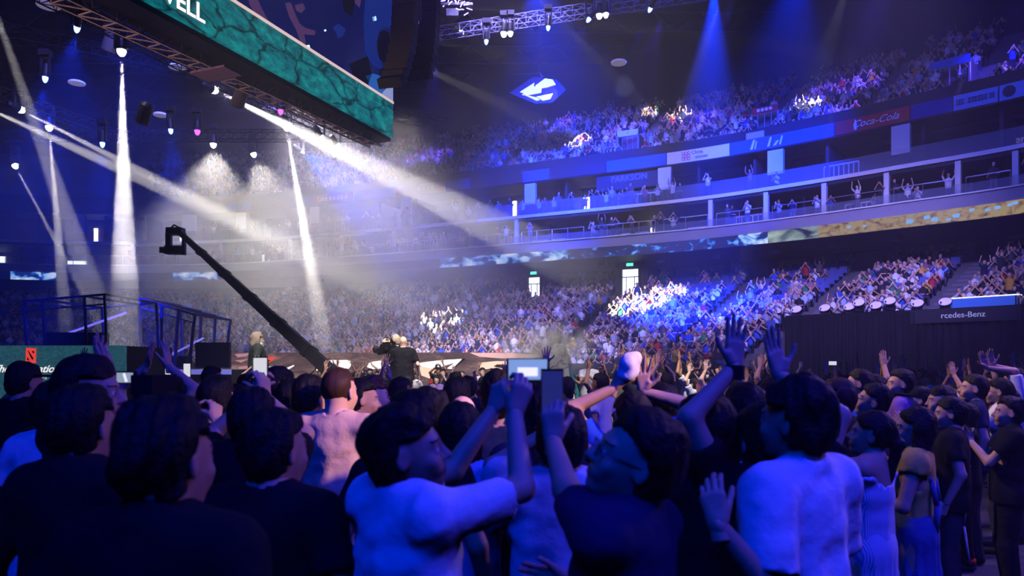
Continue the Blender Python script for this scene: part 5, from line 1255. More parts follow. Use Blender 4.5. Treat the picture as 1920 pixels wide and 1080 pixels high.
r, J, Mw = hero(1768, 720, 6.3, 65, 'man in black jacket with round white logo on the shoulder, face to the left', topcol=cB, top='jacket', sleeve=1.9, hair='short', head=(8,0,0), botcol=cB, bulk=1.12, arms=('clap','down'))
def ring_logo(parent, loc, rz, r0):
    g = MB(); pts = [Vector((r0*math.cos(t),0,r0*math.sin(t))) for t in np.linspace(.6,2*PI,12)]; g.path(pts, .007, 4); g.path([Vector((r0,0,.0)),Vector((.1*r0,0,0)),Vector((.1*r0,0,-r0*.4))], .006, 4); o = g.build('shoulder_logo', mat('letters_pale', rgb(210,214,235)), parent); o.location = loc; o.rotation_euler = (0,0,rz)
ring_logo(r, (.13,-.155,1.33), .25, .04)
r, J, Mw = hero(1812, 755, 6.85, 60, 'woman in black jacket and black track trousers with white side stripe', topcol=cB, top='jacket', sleeve=1.9, sex='f', hair='bob', head=(8,0,0), arms=('clap','clap'), botcol=cB, wide=.0, shoecol=mat('shoe_navy', rgb(30,40,80), .5))
ring_logo(r, (.1,-.14,1.22), .2, .035)
b = MB()
for q in (0,): b.path([J['hip'][0]+Vector((-.113,.0,-.05)), J['knee'][0]+Vector((-.082,.0,0)), J['ank'][0]+Vector((-.060,.0,.0))], .012, 6)
b.build('trouser_stripe', cW, r, True)
for i in (0,1): b = MB(); b.tube(J['ank'][i]+Vector((0,0,-.01)), J['ank'][i]+Vector((0,0,.045)), .056, n=14); b.build('sock', cRd, r, True)
r, J, Mw = hero(1893, 742, 5.9, 62, 'person in black T-shirt with pale sleeve emblem clapping at the right edge', topcol=cB, hair='messy', head=(5,5,0), arms=('clap','clap'), botcol=cB)
ring_logo(r, (.2,-.06,1.28), .9, .04)
hero(1874, 708, 7.4, 55, 'woman in glasses and white shirt with hands before her chest, upper right', topcol=cW, sex='f', hair='pony', glasses=True, arms=('clap','clap'), head=(0,5,0))
hero(1690, 690, 7.0, 55, 'tall man in purple shirt, face in sharp profile, behind the women in dresses', topcol=cPu, hair='short', head=(20,4,0))
hero(1722, 722, 6.9, 50, 'man in black cap with brightly lit face and purple shirt', topcol=cPu, cap=cB, hair='short', head=(20,8,0), arms=('down','phone'))
hero(1632, 716, 5.6, 45, 'man in glasses looking up with dark shirt, above the ponytail woman', topcol=cN, glasses=True, hair='short', head=(25,18,0))
hero(1572, 706, 5.0, 40, 'brown haired man in dark T-shirt, right of the big white T-shirt man', topcol=cB, hair='short', haircol='brown', head=(20,2,0))
hero(1612, 690, 7.2, 45, 'short haired man in blue T-shirt behind the man in glasses', topcol=cBl, hair='short', head=(20,5,0))
hero(1640, 700, 8.0, 50, 'man with swept hair between the blue and the purple shirt', topcol=cDk, hair='messy', head=(10,0,0))
hero(1826, 700, 7.1, 58, 'young man in dark T-shirt in profile, chin up, near right edge', topcol=cN, hair='short', head=(10,6,0))
hero(1448, 704, 4.6, 48, 'man in glasses with dark jersey seen just left of the big dark head', topcol=cN, hair='short', glasses=True, head=(10,5,0))
hero(1784, 742, 5.6, 55, 'black haired head and dark shirt between the logo jacket man and the track trousers woman', topcol=cB, hair='wave', head=(10,0,0))
# raised hands of taller fans at the right
hero(1905, 690, 7.9, 60, 'fan in white sleeve stretching both long arms high at the right edge', topcol=cW, hair='short', sleeve=.9, world_arms={0:(1850,690,7.8,(0,0,1),(-.35,0,1),(0,-1,0),'open'), 1:(1862,686,8.0,(.2,0,1),(-.3,0,1),(0,-1,0),'open')})
# ---- on the stage
hero(482, 622, 14.9, -62, 'heavy bearded man with long grey hair and glasses in black polo on the stage', z0=ST, topcol=cGr, top='polo', hair='mane', haircol='grey', beard=True, glasses=True, glasses_mat=mat('glasses_red', rgb(130,40,40)), bulk=1.32, belly=1.15, skin=SKIN3, head=(0,-3,0), arms=('down','down'), res=.018, hres=.006, sleeve=.9, slloose=.02, botcol=cDk)
hero(756, 629, 14.8, 12, 'bald man in black T-shirt and blue shorts standing on the stage, back turned', z0=ST, topcol=cB, hair='bald', skin=SKIN3, bulk=1.22, bottom='shorts', botcol=cDen, loose=.02, arms=('bent','down'), sleeve=.75, res=.018, hres=.006)
hero(742, 626, 15.6, 40, 'stage cameraman with grey hair and headphones behind the bald man', z0=ST, topcol=cB, hair='short', haircol='grey', skin=SKIN3, bulk=1.1, arms=('phone','phone'), sleeve=1.8, res=.02)
cp = P(727,655,15.3); rr_ = empty('broadcast_camera', cp, .75, 'shoulder broadcast camera pointed left, beside the bald man on stage', 'camera'); mb = MB(); mb.box((0,0,0),(.14,.42,.2)); mb.box((0,.05,.13),(.05,.25,.05)); mb.box((-.1,-.05,.03),(.08,.12,.08)); mb.box((0,-.28,-.02),(.12,.16,.16)); mb.build('camera_body', m_black, rr_); mb = MB(); mb.lathe([(.05,0),(.06,.15),(.085,.2),(.085,.27)], (0,.2,0), 14, Matrix.Rotation(-PI/2,3,'X')); mb.build('camera_lens', m_steel, rr_)
rr_ = empty('headphones', P(742,640,15.6), .7, 'black headphones worn by the stage cameraman', 'headphones'); mb = MB(); mb.path([Vector((.105*math.cos(t),0,.115*math.sin(t)+.02)) for t in np.linspace(0,PI,9)], .012, 6); mb.build('headband', m_black, rr_)
for q in (-1,1): mb = MB(); mb.tube((q*.09,0,.0),(q*.12,0,.0),.042,n=12); mb.build('ear_cup', m_black, rr_)
hero(1104, 672, 20.2, 170, 'man in white T-shirt clapping beyond the stage, right of the rock wedge', topcol=cW, hair='short', arms=('clap','clap'), botcol=cDk, loose=.04, res=.022, hres=.009)
print('heroes done')

# ---- the rest of the floor crowd: a set of bodies, copied
TT = []
m_tint = attr_mat('crowd_shirt', 'shirt', 'OBJECT')
tdef = [dict(arms=('clap','clap')), dict(arms=('claphigh','claphigh'), hair='messy'), dict(arms=('overhead','overhead')), dict(arms=('up','down'), hair='messy'), dict(arms=('down','down')), dict(arms=('down','wave'), hair='crop'),
        dict(arms=('phone','phone'), hair='wave'), dict(arms=('phonehigh','phonehigh')), dict(arms=('clap','clap'), sex='f', hair='long'), dict(arms=('claphigh','claphigh'), sex='f', hair='bob'), dict(arms=('down','bent'), sex='f', hair='pony'), dict(arms=('face','clap'), glasses=False), dict(arms=('overhead','overhead'), hair='wave'), dict(arms=('up','up'), hair='short')]
POSE = ['clapping','clapping high','clapping overhead','left arm raised','arms down','right arm waving','holding up hands as if filming','filming overhead','clapping','clapping high','arms bent','hand at chin','clapping overhead','both arms up']
for i, p in enumerate(tdef):
    p = dict(p); p.update(res=.024, hres=.0095, fres=.0075, hairres=.012, topcol=m_tint, botcol=cDk, seed=i, height=1.72, head=(R.uniform(-8,8), R.uniform(0,8), 0), top='tee', shoes=True, skin=(SKIN, SKIN2, SKIN3)[i % 3])
    r, J = person(p); TT.append((r, kids(r)))
def copy_person(i, x, y, hd, h, col, label, group):
    r0, ks = TT[i]; r = r0.copy(); COL.objects.link(r); sc_ = h/1.76
    for k in ks:
        c = k.copy(); COL.objects.link(c); c.parent = r
        if c.name.startswith('t_shirt'): c['shirt'] = [col[0], col[1], col[2]]
    r.location = (x,y,0); r.rotation_euler = (0,0,math.radians(hd)); r.scale = (sc_,)*3; tag(r, label, 'person', group); return r
PS = [(rgb(232,230,236),'white',20),(rgb(34,36,46),'black',30),(rgb(30,40,84),'navy',16),(rgb(130,132,142),'grey',8),(rgb(60,104,200),'blue',8),(rgb(180,50,50),'red',3),(rgb(130,100,180),'lilac',5),(rgb(86,96,84),'olive',4)]
taken = [(o.location.x, o.location.y) for o in bpy.data.objects if o.get('category') == 'person']
labs = {}
def free_at(x, y, d): return all((x-a)**2+(y-b)**2 > d*d for a, b in taken)
rc = random.Random(77)
LM_R = [(1150,'near the rock wedge'),(1215,'behind the crumpled cap'),(1290,'behind the long haired woman'),(1370,'left of the tall raised arm'),(1440,'between the two tall raised hands'),(1520,'over the big dark head'),(1590,'above the ponytail woman'),(1660,'under the left wash lamps'),(1730,'under the middle wash lamps'),(1800,'under the lettered board'),(2000,'at the right edge')]
LM_L = [(60,'at the left edge'),(140,'before the script title'),(230,'under the tall beam'),(330,'before the dark platform'),(430,'left of the bearded speaker'),(520,'below the bearded speaker'),(600,'left of the beige shirt'),(700,'right of the beige shirt'),(800,'below the bald stage man'),(900,'right of the bald stage man'),(1000,'left of the rock wedge'),(1100,'below the rock wedge')]
LM_F = [(640,'by the crane foot'),(700,'left of the bald stage man'),(790,'just right of the bald stage man'),(850,'before the white arrow picture'),(920,'before the peach picture'),(1000,'left of the rock wedge'),(1150,'right of the rock wedge'),(1260,'below the bright doorway'),(1380,'before the bowl barrier'),(1500,'by the drape corner')]
def add_crowd(zone, n, pxr, Yr, hdf, spacing, lm, hr=(1.6,1.82), poses=None, group=None, skip=None, Yw=1.):
    k = 0; tries = 0
    while k < n and tries < n*60:
        tries += 1; Y = Yr[0]+(Yr[1]-Yr[0])*rc.random()**Yw; px = rc.uniform(*pxr); x = (px-960)/F*Y
        if not free_at(x, Y, spacing) or (skip and skip(px, Y)): continue
        i = rc.choice(poses) if poses else rc.randrange(len(TT)); h = rc.uniform(*hr)*(.94 if tdef[i].get('sex') == 'f' else 1.)
        t = rc.uniform(0, sum(p[2] for p in PS)); j = 0
        while t > PS[j][2]: t -= PS[j][2]; j += 1
        where = [w for q, w in lm if px <= q][0]; dist = 'front of the group' if Y < Yr[0]+(Yr[1]-Yr[0])*.33 else ('middle of the group' if Y < Yr[0]+(Yr[1]-Yr[0])*.66 else 'back of the group')
        who = 'woman' if tdef[i].get('sex') == 'f' else 'man'; hairw = {'long':'long haired ','bob':'bob haired ','pony':'ponytailed ','messy':'tousled ','wave':'wavy haired ','crop':'cropped '}.get(tdef[i].get('hair','short'), '')
        lab = '%s%s in %s, %s, %s, %s' % (hairw, who, PS[j][1], POSE[i], where, dist)
        w_ = len(lab.replace(',',' ').split())
        if w_ > 16: lab = '%s in %s, %s, %s, %s' % (who, PS[j][1], POSE[i].replace(' as if filming',''), where, dist.replace(' of the group',''))
        copy_person(i, x, Y, hdf(px, Y)+rc.uniform(-14,14), h, PS[j][0], lab, group); taken.append((x, Y)); k += 1
    return k
up = [0,1,2,2,12,12,3,5,7,1,9,13,13,8,10,4]
n1 = add_crowd('right', 78, (1120,1925), (7.6,22.), lambda px, Y: 50+ (px-1300)*.03, .62, LM_R, (1.66,1.86), up, 'floor crowd at the right', lambda px, Y: Y < 9 and px < 1540, 1.25)
n2 = add_crowd('left', 40, (-20,1075), (6.2,12.4), lambda px, Y: (300-px)*.02-6, .6, LM_L, (1.64,1.84), [4,4,4,0,8,10,1,6,3,2,11], 'floor crowd before the stage', lambda px, Y: px < 118)
n3 = add_crowd('far', 52, (590,1480), (19.8,25.6), lambda px, Y: 178, .55, LM_F, (1.62,1.84), [0,1,2,3,5,7,8,9,12,13,11], 'crowd beyond the stage', lambda px, Y: px > 1040 and px < 1062)
print('crowd', n1, n2, n3)
for r, ks in TT:
    for k in ks: bpy.data.objects.remove(k)
    bpy.data.objects.remove(r)
N_IND = 300-n1-n2-n3-65; N_SEAT = 150
# phones held up in the crowd
for i, (px, py, Y, lab) in enumerate([(351,694,7.,'small white lit phone held up left of the brown haired heads'),(317,694,6.6,'tiny lit phone beside the pair of raised hands at left'),(1561,681,12.,'phone held up high among the raised hands at right')]):
    phone(rzm(0), P(px,py,Y), lab, mat('phone_white', (1,1,1)), (.07,.14) if i < 2 else (.14,.07))
# ================================================================== THE AUDIENCE IN THE SEATING BOWL
def lowpoly(seed, arms, seated=True, h_cap=True):
    """small spectator: returns verts (n,3), faces list, face colour keys; front is +Y, seat level 0"""
    r = random.Random(seed); v = []; f = []; c = []
    def prism(a, b, ra, rb, n, key, sx=1., sy=1.):
        a = Vector(a); b = Vector(b); d = (b-a).normalized(); u = Vector((1,0,0)); u = (u-d*u.dot(d)); u = u.normalized() if u.length > .01 else d.orthogonal().normalized(); w_ = d.cross(u); k = len(v)
        for p, q in ((a, ra), (b, rb)):
            for i in range(n): t = 2*PI*i/n+.4; v.append(p+u*(q*sx*math.cos(t))+w_*(q*sy*math.sin(t)))
        for i in range(n): f.append((k+i, k+(i+1) % n, k+n+(i+1) % n, k+n+i)); c.append(key)
        f.append(tuple(range(k+n, k+2*n))); c.append(key)
    zs = .42 if seated else .80
    ly = .05 if seated else 0
    prism((0,ly*.2,zs), (0,ly,zs+.50), .17, .20, 6, 's', 1., .62); prism((0,ly,zs+.49), (0,ly+.01,zs+.60), .16, .055, 6, 's', 1., .6)
    # head: three stacked rings, hair on top and back
    k = len(v); hz_ = zs+.60; rings = [(.045,.0,0),(.072,.06,.01),(.082,.13,.0),(.07,.20,-.01),(.03,.235,-.015)]
    for (q, z, y) in rings:
        for i in range(6): t = 2*PI*i/6+PI/6; v.append(Vector((q*math.cos(t), ly+.01+y+q*1.12*math.sin(t), hz_+z)))
    for j in range(4):
        for i in range(6):
            a0 = k+j*6+i; a1 = k+j*6+(i+1) % 6; f.append((a0, a1, a1+6, a0+6)); front = i in (0, 1); c.append('k' if (j < 2 and i in (0,1,2,5)) or (j == 2 and front) else 'h')
    f.append(tuple(range(k+24, k+30))); c.append('h')
    for q in (-1, 1):
        sh = Vector((q*.19, ly, zs+.47))
        if arms == 'lap': e = sh+Vector((q*.05,.04,-.26)); w_ = e+Vector((-q*.12,.2,-.02))
        elif arms == 'clap': e = sh+Vector((q*.06,.12,-.2)); w_ = Vector((q*.03,ly+.33,zs+.48+r.uniform(-.05,.1)))
        elif arms == 'up': e = sh+Vector((q*.1,.12,.2)); w_ = e+Vector((-q*.06,.05,.26))
        elif arms == 'high': e = sh+Vector((q*.14,.08,.16)); w_ = Vector((q*.04,ly+.08,zs+.98))
        else: e = sh+Vector((q*.08,.2,-.1)); w_ = Vector((q*.05,ly+.3,zs+.68))
        prism(sh, e, .055, .045, 4, 's'); prism(e, w_, .04, .028, 4, 'k'); prism(w_, w_+(w_-e).normalized()*.14, .036, .03, 4, 'k')
    if seated:
        for q in (-1,1): prism((q*.09,.02,zs), (q*.11,.46,zs+.03), .085, .07, 4, 't'); prism((q*.11,.46,zs+.03), (q*.11,.44,.02), .062, .05, 4, 't')
    else:
        for q in (-1,1): prism((q*.09,0,.03), (q*.09,0,zs+.03), .065, .095, 4, 't')
    return np.array([tuple(p) for p in v], np.float32), f, c

LOW = [(lowpoly(i, a, s), s, a) for i, (a, s) in enumerate([('clap',True),('clap',True),('lap',True),('up',True),('photo',True),('clap',False),('high',True),('photo',False),('lap',False),('up',False)])]
PAL_S = [(rgb(232,230,236),24),(rgb(40,42,54),26),(rgb(26,30,64),14),(rgb(150,152,160),7),(rgb(176,46,52),4),(rgb(46,84,190),8),(rgb(210,160,60),2),(rgb(62,130,92),2),(rgb(170,190,230),5),(rgb(150,110,120),4),(rgb(90,80,86),6)]
NAMES_S = ['white','black','navy','grey','red','blue','yellow','green','pale blue','dusty pink','charcoal']
PAL_K = [rgb(214,168,140),rgb(196,148,120),rgb(226,184,158)]; PAL_H = [rgb(22,18,20)]*9+[rgb(70,46,30)]
PAL_T = [rgb(36,40,58),rgb(22,22,28),rgb(64,70,96),rgb(90,90,96)]
def pick(r, pal): 
    t = r.random()*sum(w for _, w in pal)
    for i, (c_, w) in enumerate(pal):
        t -= w
        if t <= 0: return i
    return 0

spots = []           # (x, y, z, heading, row, s, tier)
AISLES = [S(q, 1.) for q in (140, 395, 655, 905, 1168, 1398, 1590, 1810)]
seats = []
VOMS = [S(q, 2.4) for q in (1183, 1003)]
rs = random.Random(21)
def px_of(p): return 960+F*p.x/p.y, HZ-F*(p.z-H)/p.y
for k in range(NROW_L):
    o_ = O0+k*ROW+.45; z = zrow(O0+k*ROW); s = S0+1
    while s < S1-1:
        s += .56*(1 if o_ > -6 else 1.04)
        if s > SR-.2 and k < NROW_L-NROW_R: break
        if any(abs(s-a-(o_*0)) < .62 for a in AISLES): continue
        if k > NROW_L-7 and any(abs(s-a) < 1.35 for a in VOMS): continue
        p = B(s, o_, z)
        if p.y < 6: continue
        px, py = px_of(p+Vector((0,0,.8)))
        if px < -30 or px > 1960: continue
        hd = math.atan2(-bn(s).y, -bn(s).x)-PI/2 + .25
        seats.append((p, hd, k))
        top_empty = .62 if (1225 < px < 1600 and k > NROW_L-8) else (.4 if k > NROW_L-4 else .07)
        if px < 330: top_empty = max(top_empty, .35)
        if 1225 < px < 1600 and NROW_L-13 < k <= NROW_L-8: top_empty = .25
        if rs.random() < top_empty: continue
        spots.append((p, hd, k, s, 'lower', px, py))
for k in range(NU):
    o_ = 2.9+k*UROW+.42; z = 16.7+k*URISE; s = S0+1
    while s < S1-1:
        s += .58
        if any(abs(s-a) < .6 for a in AISLES): continue
        p = B(s, o_, z)
        if p.y < 6: continue
        px, py = px_of(p+Vector((0,0,.8)))
        if px < 280 or px > 1960: continue
        if any(abs(px-q) < 17 and k < 9 for q in (1178,1435,1782)): continue
        if rs.random() < (.05 if px < 1720 else .12): continue
        hd = math.atan2(-bn(s).y, -bn(s).x)-PI/2+.2
        spots.append((p, hd, k, s, 'upper', px, py))
# guests in the two suite levels
for lev, (z, o_list) in enumerate([(10.75,(.0,1.1)),(13.0,(.5,1.5))]):
    for o_ in o_list:
        s = S0+1
        while s < S1-1:
            s += rs.uniform(.5,1.1); p = B(s, o_, z); px, py = px_of(p)
            if px < 380 or px > 1950: continue
            dens = .55 if px < 1250 else .42
            if lev == 1 and px > 1480: dens = .10
            if 990 < px < 1090: dens = .3
            if rs.random() < dens: spots.append((p, math.atan2(-bn(s).y, -bn(s).x)-PI/2, 0, s, 'suite', px, py))
n_ind = N_IND if 'N_IND' in globals() else 150
lower = [q for q in spots if q[4] == 'lower' and not (500 < q[5] < 1020)]
lower.sort(key=lambda q: q[0].y+(.0 if q[5] > 1100 else 6))
ind = set(id(q) for q in lower[:n_ind])
aV = []; aF = []; aC = []; nb = 0; loops = []; sizes = []
m_ind = attr_mat('spectator_clothes', 'shirt', 'OBJECT'); m_trs = mat('spectator_trousers', rgb(38,40,58), .85); m_hair2 = HAIRM['black']
tmpl = []
for i, ((V, Fc, C), st_, a) in enumerate(LOW):
    me = bpy.data.meshes.new('spectator'); me.from_pydata([tuple(x) for x in V], [], Fc); me.update()
    for m_ in (SKIN, m_ind, m_hair2, m_trs): me.materials.append(m_)
    me.polygons.foreach_set('material_index', [{'k':0,'s':1,'h':2,'t':3}[x] for x in C]); me.polygons.foreach_set('use_smooth', [True]*len(Fc)); tmpl.append(me)
ARMW = {'clap':'clapping','lap':'hands lowered','up':'forearms raised','photo':'hands before the face','high':'arms stretched overhead'}
cnt_lab = {}
for q in spots:
    p, hd, k, s, tier, px, py = q; w_ = [36,26,24,2,6,5,2,1,3,1] if tier == 'lower' else ([20,18,14,6,6,14,4,4,12,5] if tier == 'upper' else [8,8,6,2,6,20,2,14,22,6])
    ti = rs.choices(range(len(LOW)), w_)[0]; (V, Fc, C), st_, a = LOW[ti]; ci = pick(rs, PAL_S); sc_ = rs.uniform(.93,1.06)
    ang = hd+rs.uniform(-.35,.35); zz = p.z-.0
    if id(q) in ind:
        o = bpy.data.objects.new('spectator', tmpl[ti]); COL.objects.link(o); o.location = (p.x, p.y, zz+.002); o.rotation_euler.z = ang; o.scale = (sc_,)*3
        col = PAL_S[ci][0]; o['shirt'] = [col[0], col[1], col[2]]
        side = 'right of the drape corner' if s > SR else ('below the lit doorway' if 1100 < px < 1290 else ('below the empty blue seats' if px >= 1290 else ('left of the beam smoke' if px < 520 else 'in the middle block')))
        kk = k-(NROW_L-NROW_R) if s > SR else k
        if s > SR: col_ = 'near the right edge' if px > 1800 else ('above the wash lamps' if px < 1700 else 'left of the white desk'); side = col_
        lab = '%s spectator in %s, %s, row %d, %s' % ('seated' if st_ else 'standing', NAMES_S[ci], ARMW[a], kk+1, side)
        tag(o, lab, 'person', 'spectators in the seating bowl'); continue
    ca, sa = math.cos(ang), math.sin(ang); W_2 = V*sc_; X = W_2[:,0]*ca-W_2[:,1]*sa+p.x; Y = W_2[:,0]*sa+W_2[:,1]*ca+p.y; Z = W_2[:,2]+zz+.002
    aV.append(np.stack([X,Y,Z],1)); cols = {'k':rs.choice(PAL_K),'s':PAL_S[ci][0],'h':rs.choice(PAL_H),'t':rs.choice(PAL_T)}
    for fc, key in zip(Fc, C): loops.append([x+nb for x in fc]); sizes.append(len(fc)); aC.append((*cols[key],1))
    nb += len(V)
def bulk_mesh(name, Vl, loops, sizes, cols, m):
    V = np.concatenate(Vl); me = bpy.data.meshes.new(name); me.vertices.add(len(V)); me.vertices.foreach_set('co', V.astype(np.float32).ravel())
    L = np.fromiter((x for f in loops for x in f), np.int32); me.loops.add(len(L)); me.loops.foreach_set('vertex_index', L)
    sz = np.array(sizes); st = np.concatenate([[0], np.cumsum(sz)[:-1]]).astype(np.int32); me.polygons.add(len(sz)); me.polygons.foreach_set('loop_start', st)
    me.update(calc_edges=True)
    if cols is not None: at = me.attributes.new('tone', 'FLOAT_COLOR', 'FACE'); at.data.foreach_set('color', np.array(cols, np.float32).ravel())
    return link(name, me, m, None, True)
o = bulk_mesh('audience', aV, loops, sizes, aC, attr_mat('audience_tones', 'tone', 'GEOMETRY'))
tag(o, 'thousands of spectators filling the tiers all around the hall', 'audience', kind='stuff')
print('spectators', len(spots), 'in bulk', len(aV))
# blue seats: one template, the nearest free ones as single chairs, the rest as one mass
mb = MB(); mb.box((0,-.02,.44),(.46,.42,.05)); mb.box((0,-.27,.66),(.46,.06,.48), 0, Matrix.Rotation(.15,3,'X')); mb.box((0,-.1,.22),(.06,.3,.42))
tp = mb.build('stadium_seat', m_seat); seatV = np.array(mb.v, np.float32); seatF = mb.f; seatme = tp.data; bpy.data.objects.remove(tp)
occ = set((round(q[0].x,2), round(q[0].y,2)) for q in spots)
free = [q for q in seats if (round(q[0].x,2), round(q[0].y,2)) not in occ]; used = [q for q in seats if (round(q[0].x,2), round(q[0].y,2)) in occ]
free.sort(key=lambda q: abs(px_of(q[0])[0]-1420)); one = free[:N_SEAT if 'N_SEAT' in globals() else 200]; rest = free[len(one):]+used
for p, hd, k in one:
    o = bpy.data.objects.new('stadium_seat', seatme); COL.objects.link(o); o.location = (p.x,p.y,p.z); o.rotation_euler.z = hd; px = px_of(p)[0]
    tag(o, 'empty blue stadium seat, row %d from the top, %s' % (NROW_L-k, 'right of the doorway' if px < 1380 else ('left of the stair aisle' if px < 1590 else 'right of the stair aisle')), 'seat', 'empty blue seats')
sv = []; sl = []; ss2 = []; nb = 0
for p, hd, k in rest:
    ca, sa = math.cos(hd), math.sin(hd); sv.append(np.stack([seatV[:,0]*ca-seatV[:,1]*sa+p.x, seatV[:,0]*sa+seatV[:,1]*ca+p.y, seatV[:,2]+p.z],1))
    for fc in seatF: sl.append([x+nb for x in fc]); ss2.append(4)
    nb += len(seatV)
o = bulk_mesh('seat_rows', sv, sl, ss2, None, m_seat); o.data.polygons.foreach_set('use_smooth', [False]*len(o.data.polygons)); tag(o, 'blue stadium seats under and between the spectators', 'seats', kind='stuff')
# stair aisles
for i, a in enumerate(AISLES):
    if a > SR and False: continue
    mb = MB(); kk0 = 0 if a < SR else NROW_L-NROW_R
    for k in range(kk0, NROW_L):
        for h_ in (0,1):
            c = B(a, O0+k*ROW+.21+.42*h_, 0); z0 = zrow(O0+k*ROW)-.3; z1 = zrow(O0+k*ROW)+.012+.15*h_; c.z = (z0+z1)/2; mb.box(c, (1.0,.43,z1-z0), math.atan2(bt(a).y, bt(a).x))
    tag(mb.build('stair_aisle', m_conc), kind='structure')
# ================================================================== LIGHT AND HAZE
w = bpy.data.worlds.new('world'); sc.world = w; w.use_nodes = True
w.node_tree.nodes['Background'].inputs[0].default_value = (.0, .0, .0, 1)

def spot(loc, tgt, col, power, ang, blend=.25, rad=.04):
    l = bpy.data.lights.new('spot', 'SPOT'); o = bpy.data.objects.new('spot_light', l); COL.objects.link(o)
    o.location = loc; o.rotation_euler = (Vector(tgt)-Vector(loc)).to_track_quat('-Z', 'Y').to_euler()
    l.color = col; l.energy = power; l.spot_size = math.radians(ang); l.spot_blend = blend; l.shadow_soft_size = rad
    return o
def area(loc, tgt, col, power, sx, sy=None, spread=180):
    l = bpy.data.lights.new('area', 'AREA'); o = bpy.data.objects.new('area_light', l); COL.objects.link(o)
    o.location = loc; o.rotation_euler = (Vector(tgt)-Vector(loc)).to_track_quat('-Z', 'Y').to_euler()
    l.color = col; l.energy = power; l.shape = 'RECTANGLE'; l.size = sx; l.size_y = sy or sx; l.spread = math.radians(spread)
    return o
def volume(name, lo, hi, dens, col=(.92,.92,1.), aniso=.25, blob=None):
    mb = MB(); c = Vector([(a+b)/2 for a, b in zip(lo, hi)]); dim = Vector([b-a for a, b in zip(lo, hi)])
    if blob: mb.ball((0,0,0), 1, 20, dim/2)
    else: mb.box((0,0,0), dim)
    m = bpy.data.materials.new(name); m.use_nodes = True; nt = m.node_tree; nt.nodes.clear()
    out = nt.nodes.new('ShaderNodeOutputMaterial'); vs = nt.nodes.new('ShaderNodeVolumeScatter')
    vs.inputs['Color'].default_value = (*col, 1); vs.inputs['Density'].default_value = dens; vs.inputs['Anisotropy'].default_value = aniso
    nt.links.new(vs.outputs[0], out.inputs['Volume'])
    if blob:
        tc = nt.nodes.new('ShaderNodeTexCoord'); sc_, pw = blob
        mp = nt.nodes.new('ShaderNodeMapping'); mp.inputs['Scale'].default_value = (2/dim.x, 2/dim.y, 2/dim.z); ln = nt.nodes.new('ShaderNodeVectorMath'); ln.operation = 'LENGTH'
        nt.links.new(tc.outputs['Object'], mp.inputs[0]); nt.links.new(mp.outputs[0], ln.inputs[0])
        mr = nt.nodes.new('ShaderNodeMapRange'); mr.interpolation_type = 'SMOOTHSTEP'; mr.inputs[1].default_value = 1; mr.inputs[2].default_value = .1; mr.inputs[3].default_value = 0; mr.inputs[4].default_value = 1
        nt.links.new(ln.outputs['Value'], mr.inputs[0])
        nz = nt.nodes.new('ShaderNodeTexNoise'); nz.inputs['Scale'].default_value = sc_; nz.inputs['Detail'].default_value = 3; nt.links.new(tc.outputs['Object'], nz.inputs['Vector'])
        m2 = nt.nodes.new('ShaderNodeMapRange'); m2.inputs[1].default_value = .38; m2.inputs[2].default_value = .68; m2.inputs[3].default_value = pw; m2.inputs[4].default_value = 1.; nt.links.new(nz.outputs['Fac'], m2.inputs[0])
        a = nt.nodes.new('ShaderNodeMath'); a.operation = 'MULTIPLY'; nt.links.new(mr.outputs[0], a.inputs[0]); nt.links.new(m2.outputs[0], a.inputs[1])
        b = nt.nodes.new('ShaderNodeMath'); b.operation = 'MULTIPLY'; b.inputs[1].default_value = dens; nt.links.new(a.outputs[0], b.inputs[0]); nt.links.new(b.outputs[0], vs.inputs['Density'])
    o = mb.build(name, m); o.location = c; tag(o, kind='stuff')
    return o
tag(volume('haze', (-92,-10,.02), (58,92,33.), .0032), 'thin stage haze filling the whole dark arena')
tag(volume('smoke', (-28,18,.8), (10,50,15), .075, (.96,.95,.97), .3, (.16,.4)), 'thick drifting stage smoke over the middle of the hall')
tag(volume('smoke', (-.6,14.4,1.4), (2.0,15.9,3.0), 6., (.97,.95,.9), .2, (2.2,.0)), 'curl of pale smoke at the top of the rock wedge')

def hit(px, py, tier):
    best = None
    for k in range(NU if tier == 'u' else NROW_L):
        o_, z = (2.9+k*UROW+.4, 16.7+k*URISE+.9) if tier == 'u' else (O0+k*ROW+.4, zrow(O0+k*ROW)+.9)
        p = B(S(px, o_), o_, z); e = abs(HZ-F*(p.z-H)/p.y-py)
        if best is None or e < best[0]: best = (e, p)
    return best[1]
WH = (1., .95, .84); BL = (.0, .03, 1.); VI = (.085, .05, 1.); CW = (.92,.95,1.)
K = 1.0
# white beams of the stage lamps: lamp position, aim, power, cone
for (px, py, Y, t, pw, ang, lab) in [
    (228, 95, 20.9, P(236,700,20.6), 620000, 6.6, 'bright lamp at the top of the tall vertical beam'),
    (400, 168, 23.9, P(1160,540,45), 560000, 7.5, 'bright lamp sending the long diagonal beam to the right'),
    (537, 238, 27.6, P(612,668,27), 330000, 5.2, 'bright lamp of the slim beam falling beside the crane arm'),
    (92, 238, 27.6, P(126,640,27), 220000, 4.2, 'four-pointed bright lamp at left where two beams cross'),
    (37, 205, 25.7, P(790,590,48), 420000, 4.4, 'four-pointed bright lamp at the far left edge'),
    (28, 310, 32, P(205,640,31), 110000, 3., 'small dim lamp low at the far left'),
    ]:
    p = lamp(px, py, Y, t, m_lens, lab, .2); d = (Vector(t)-p).normalized(); spot(p+d*.2, t, WH, pw, ang)
spot(P(-70,182,26), P(760,560,48), WH, 500000, 5.)
spot(P(-40,-70,18), P(196,610,27), WH, 330000, 4.6)
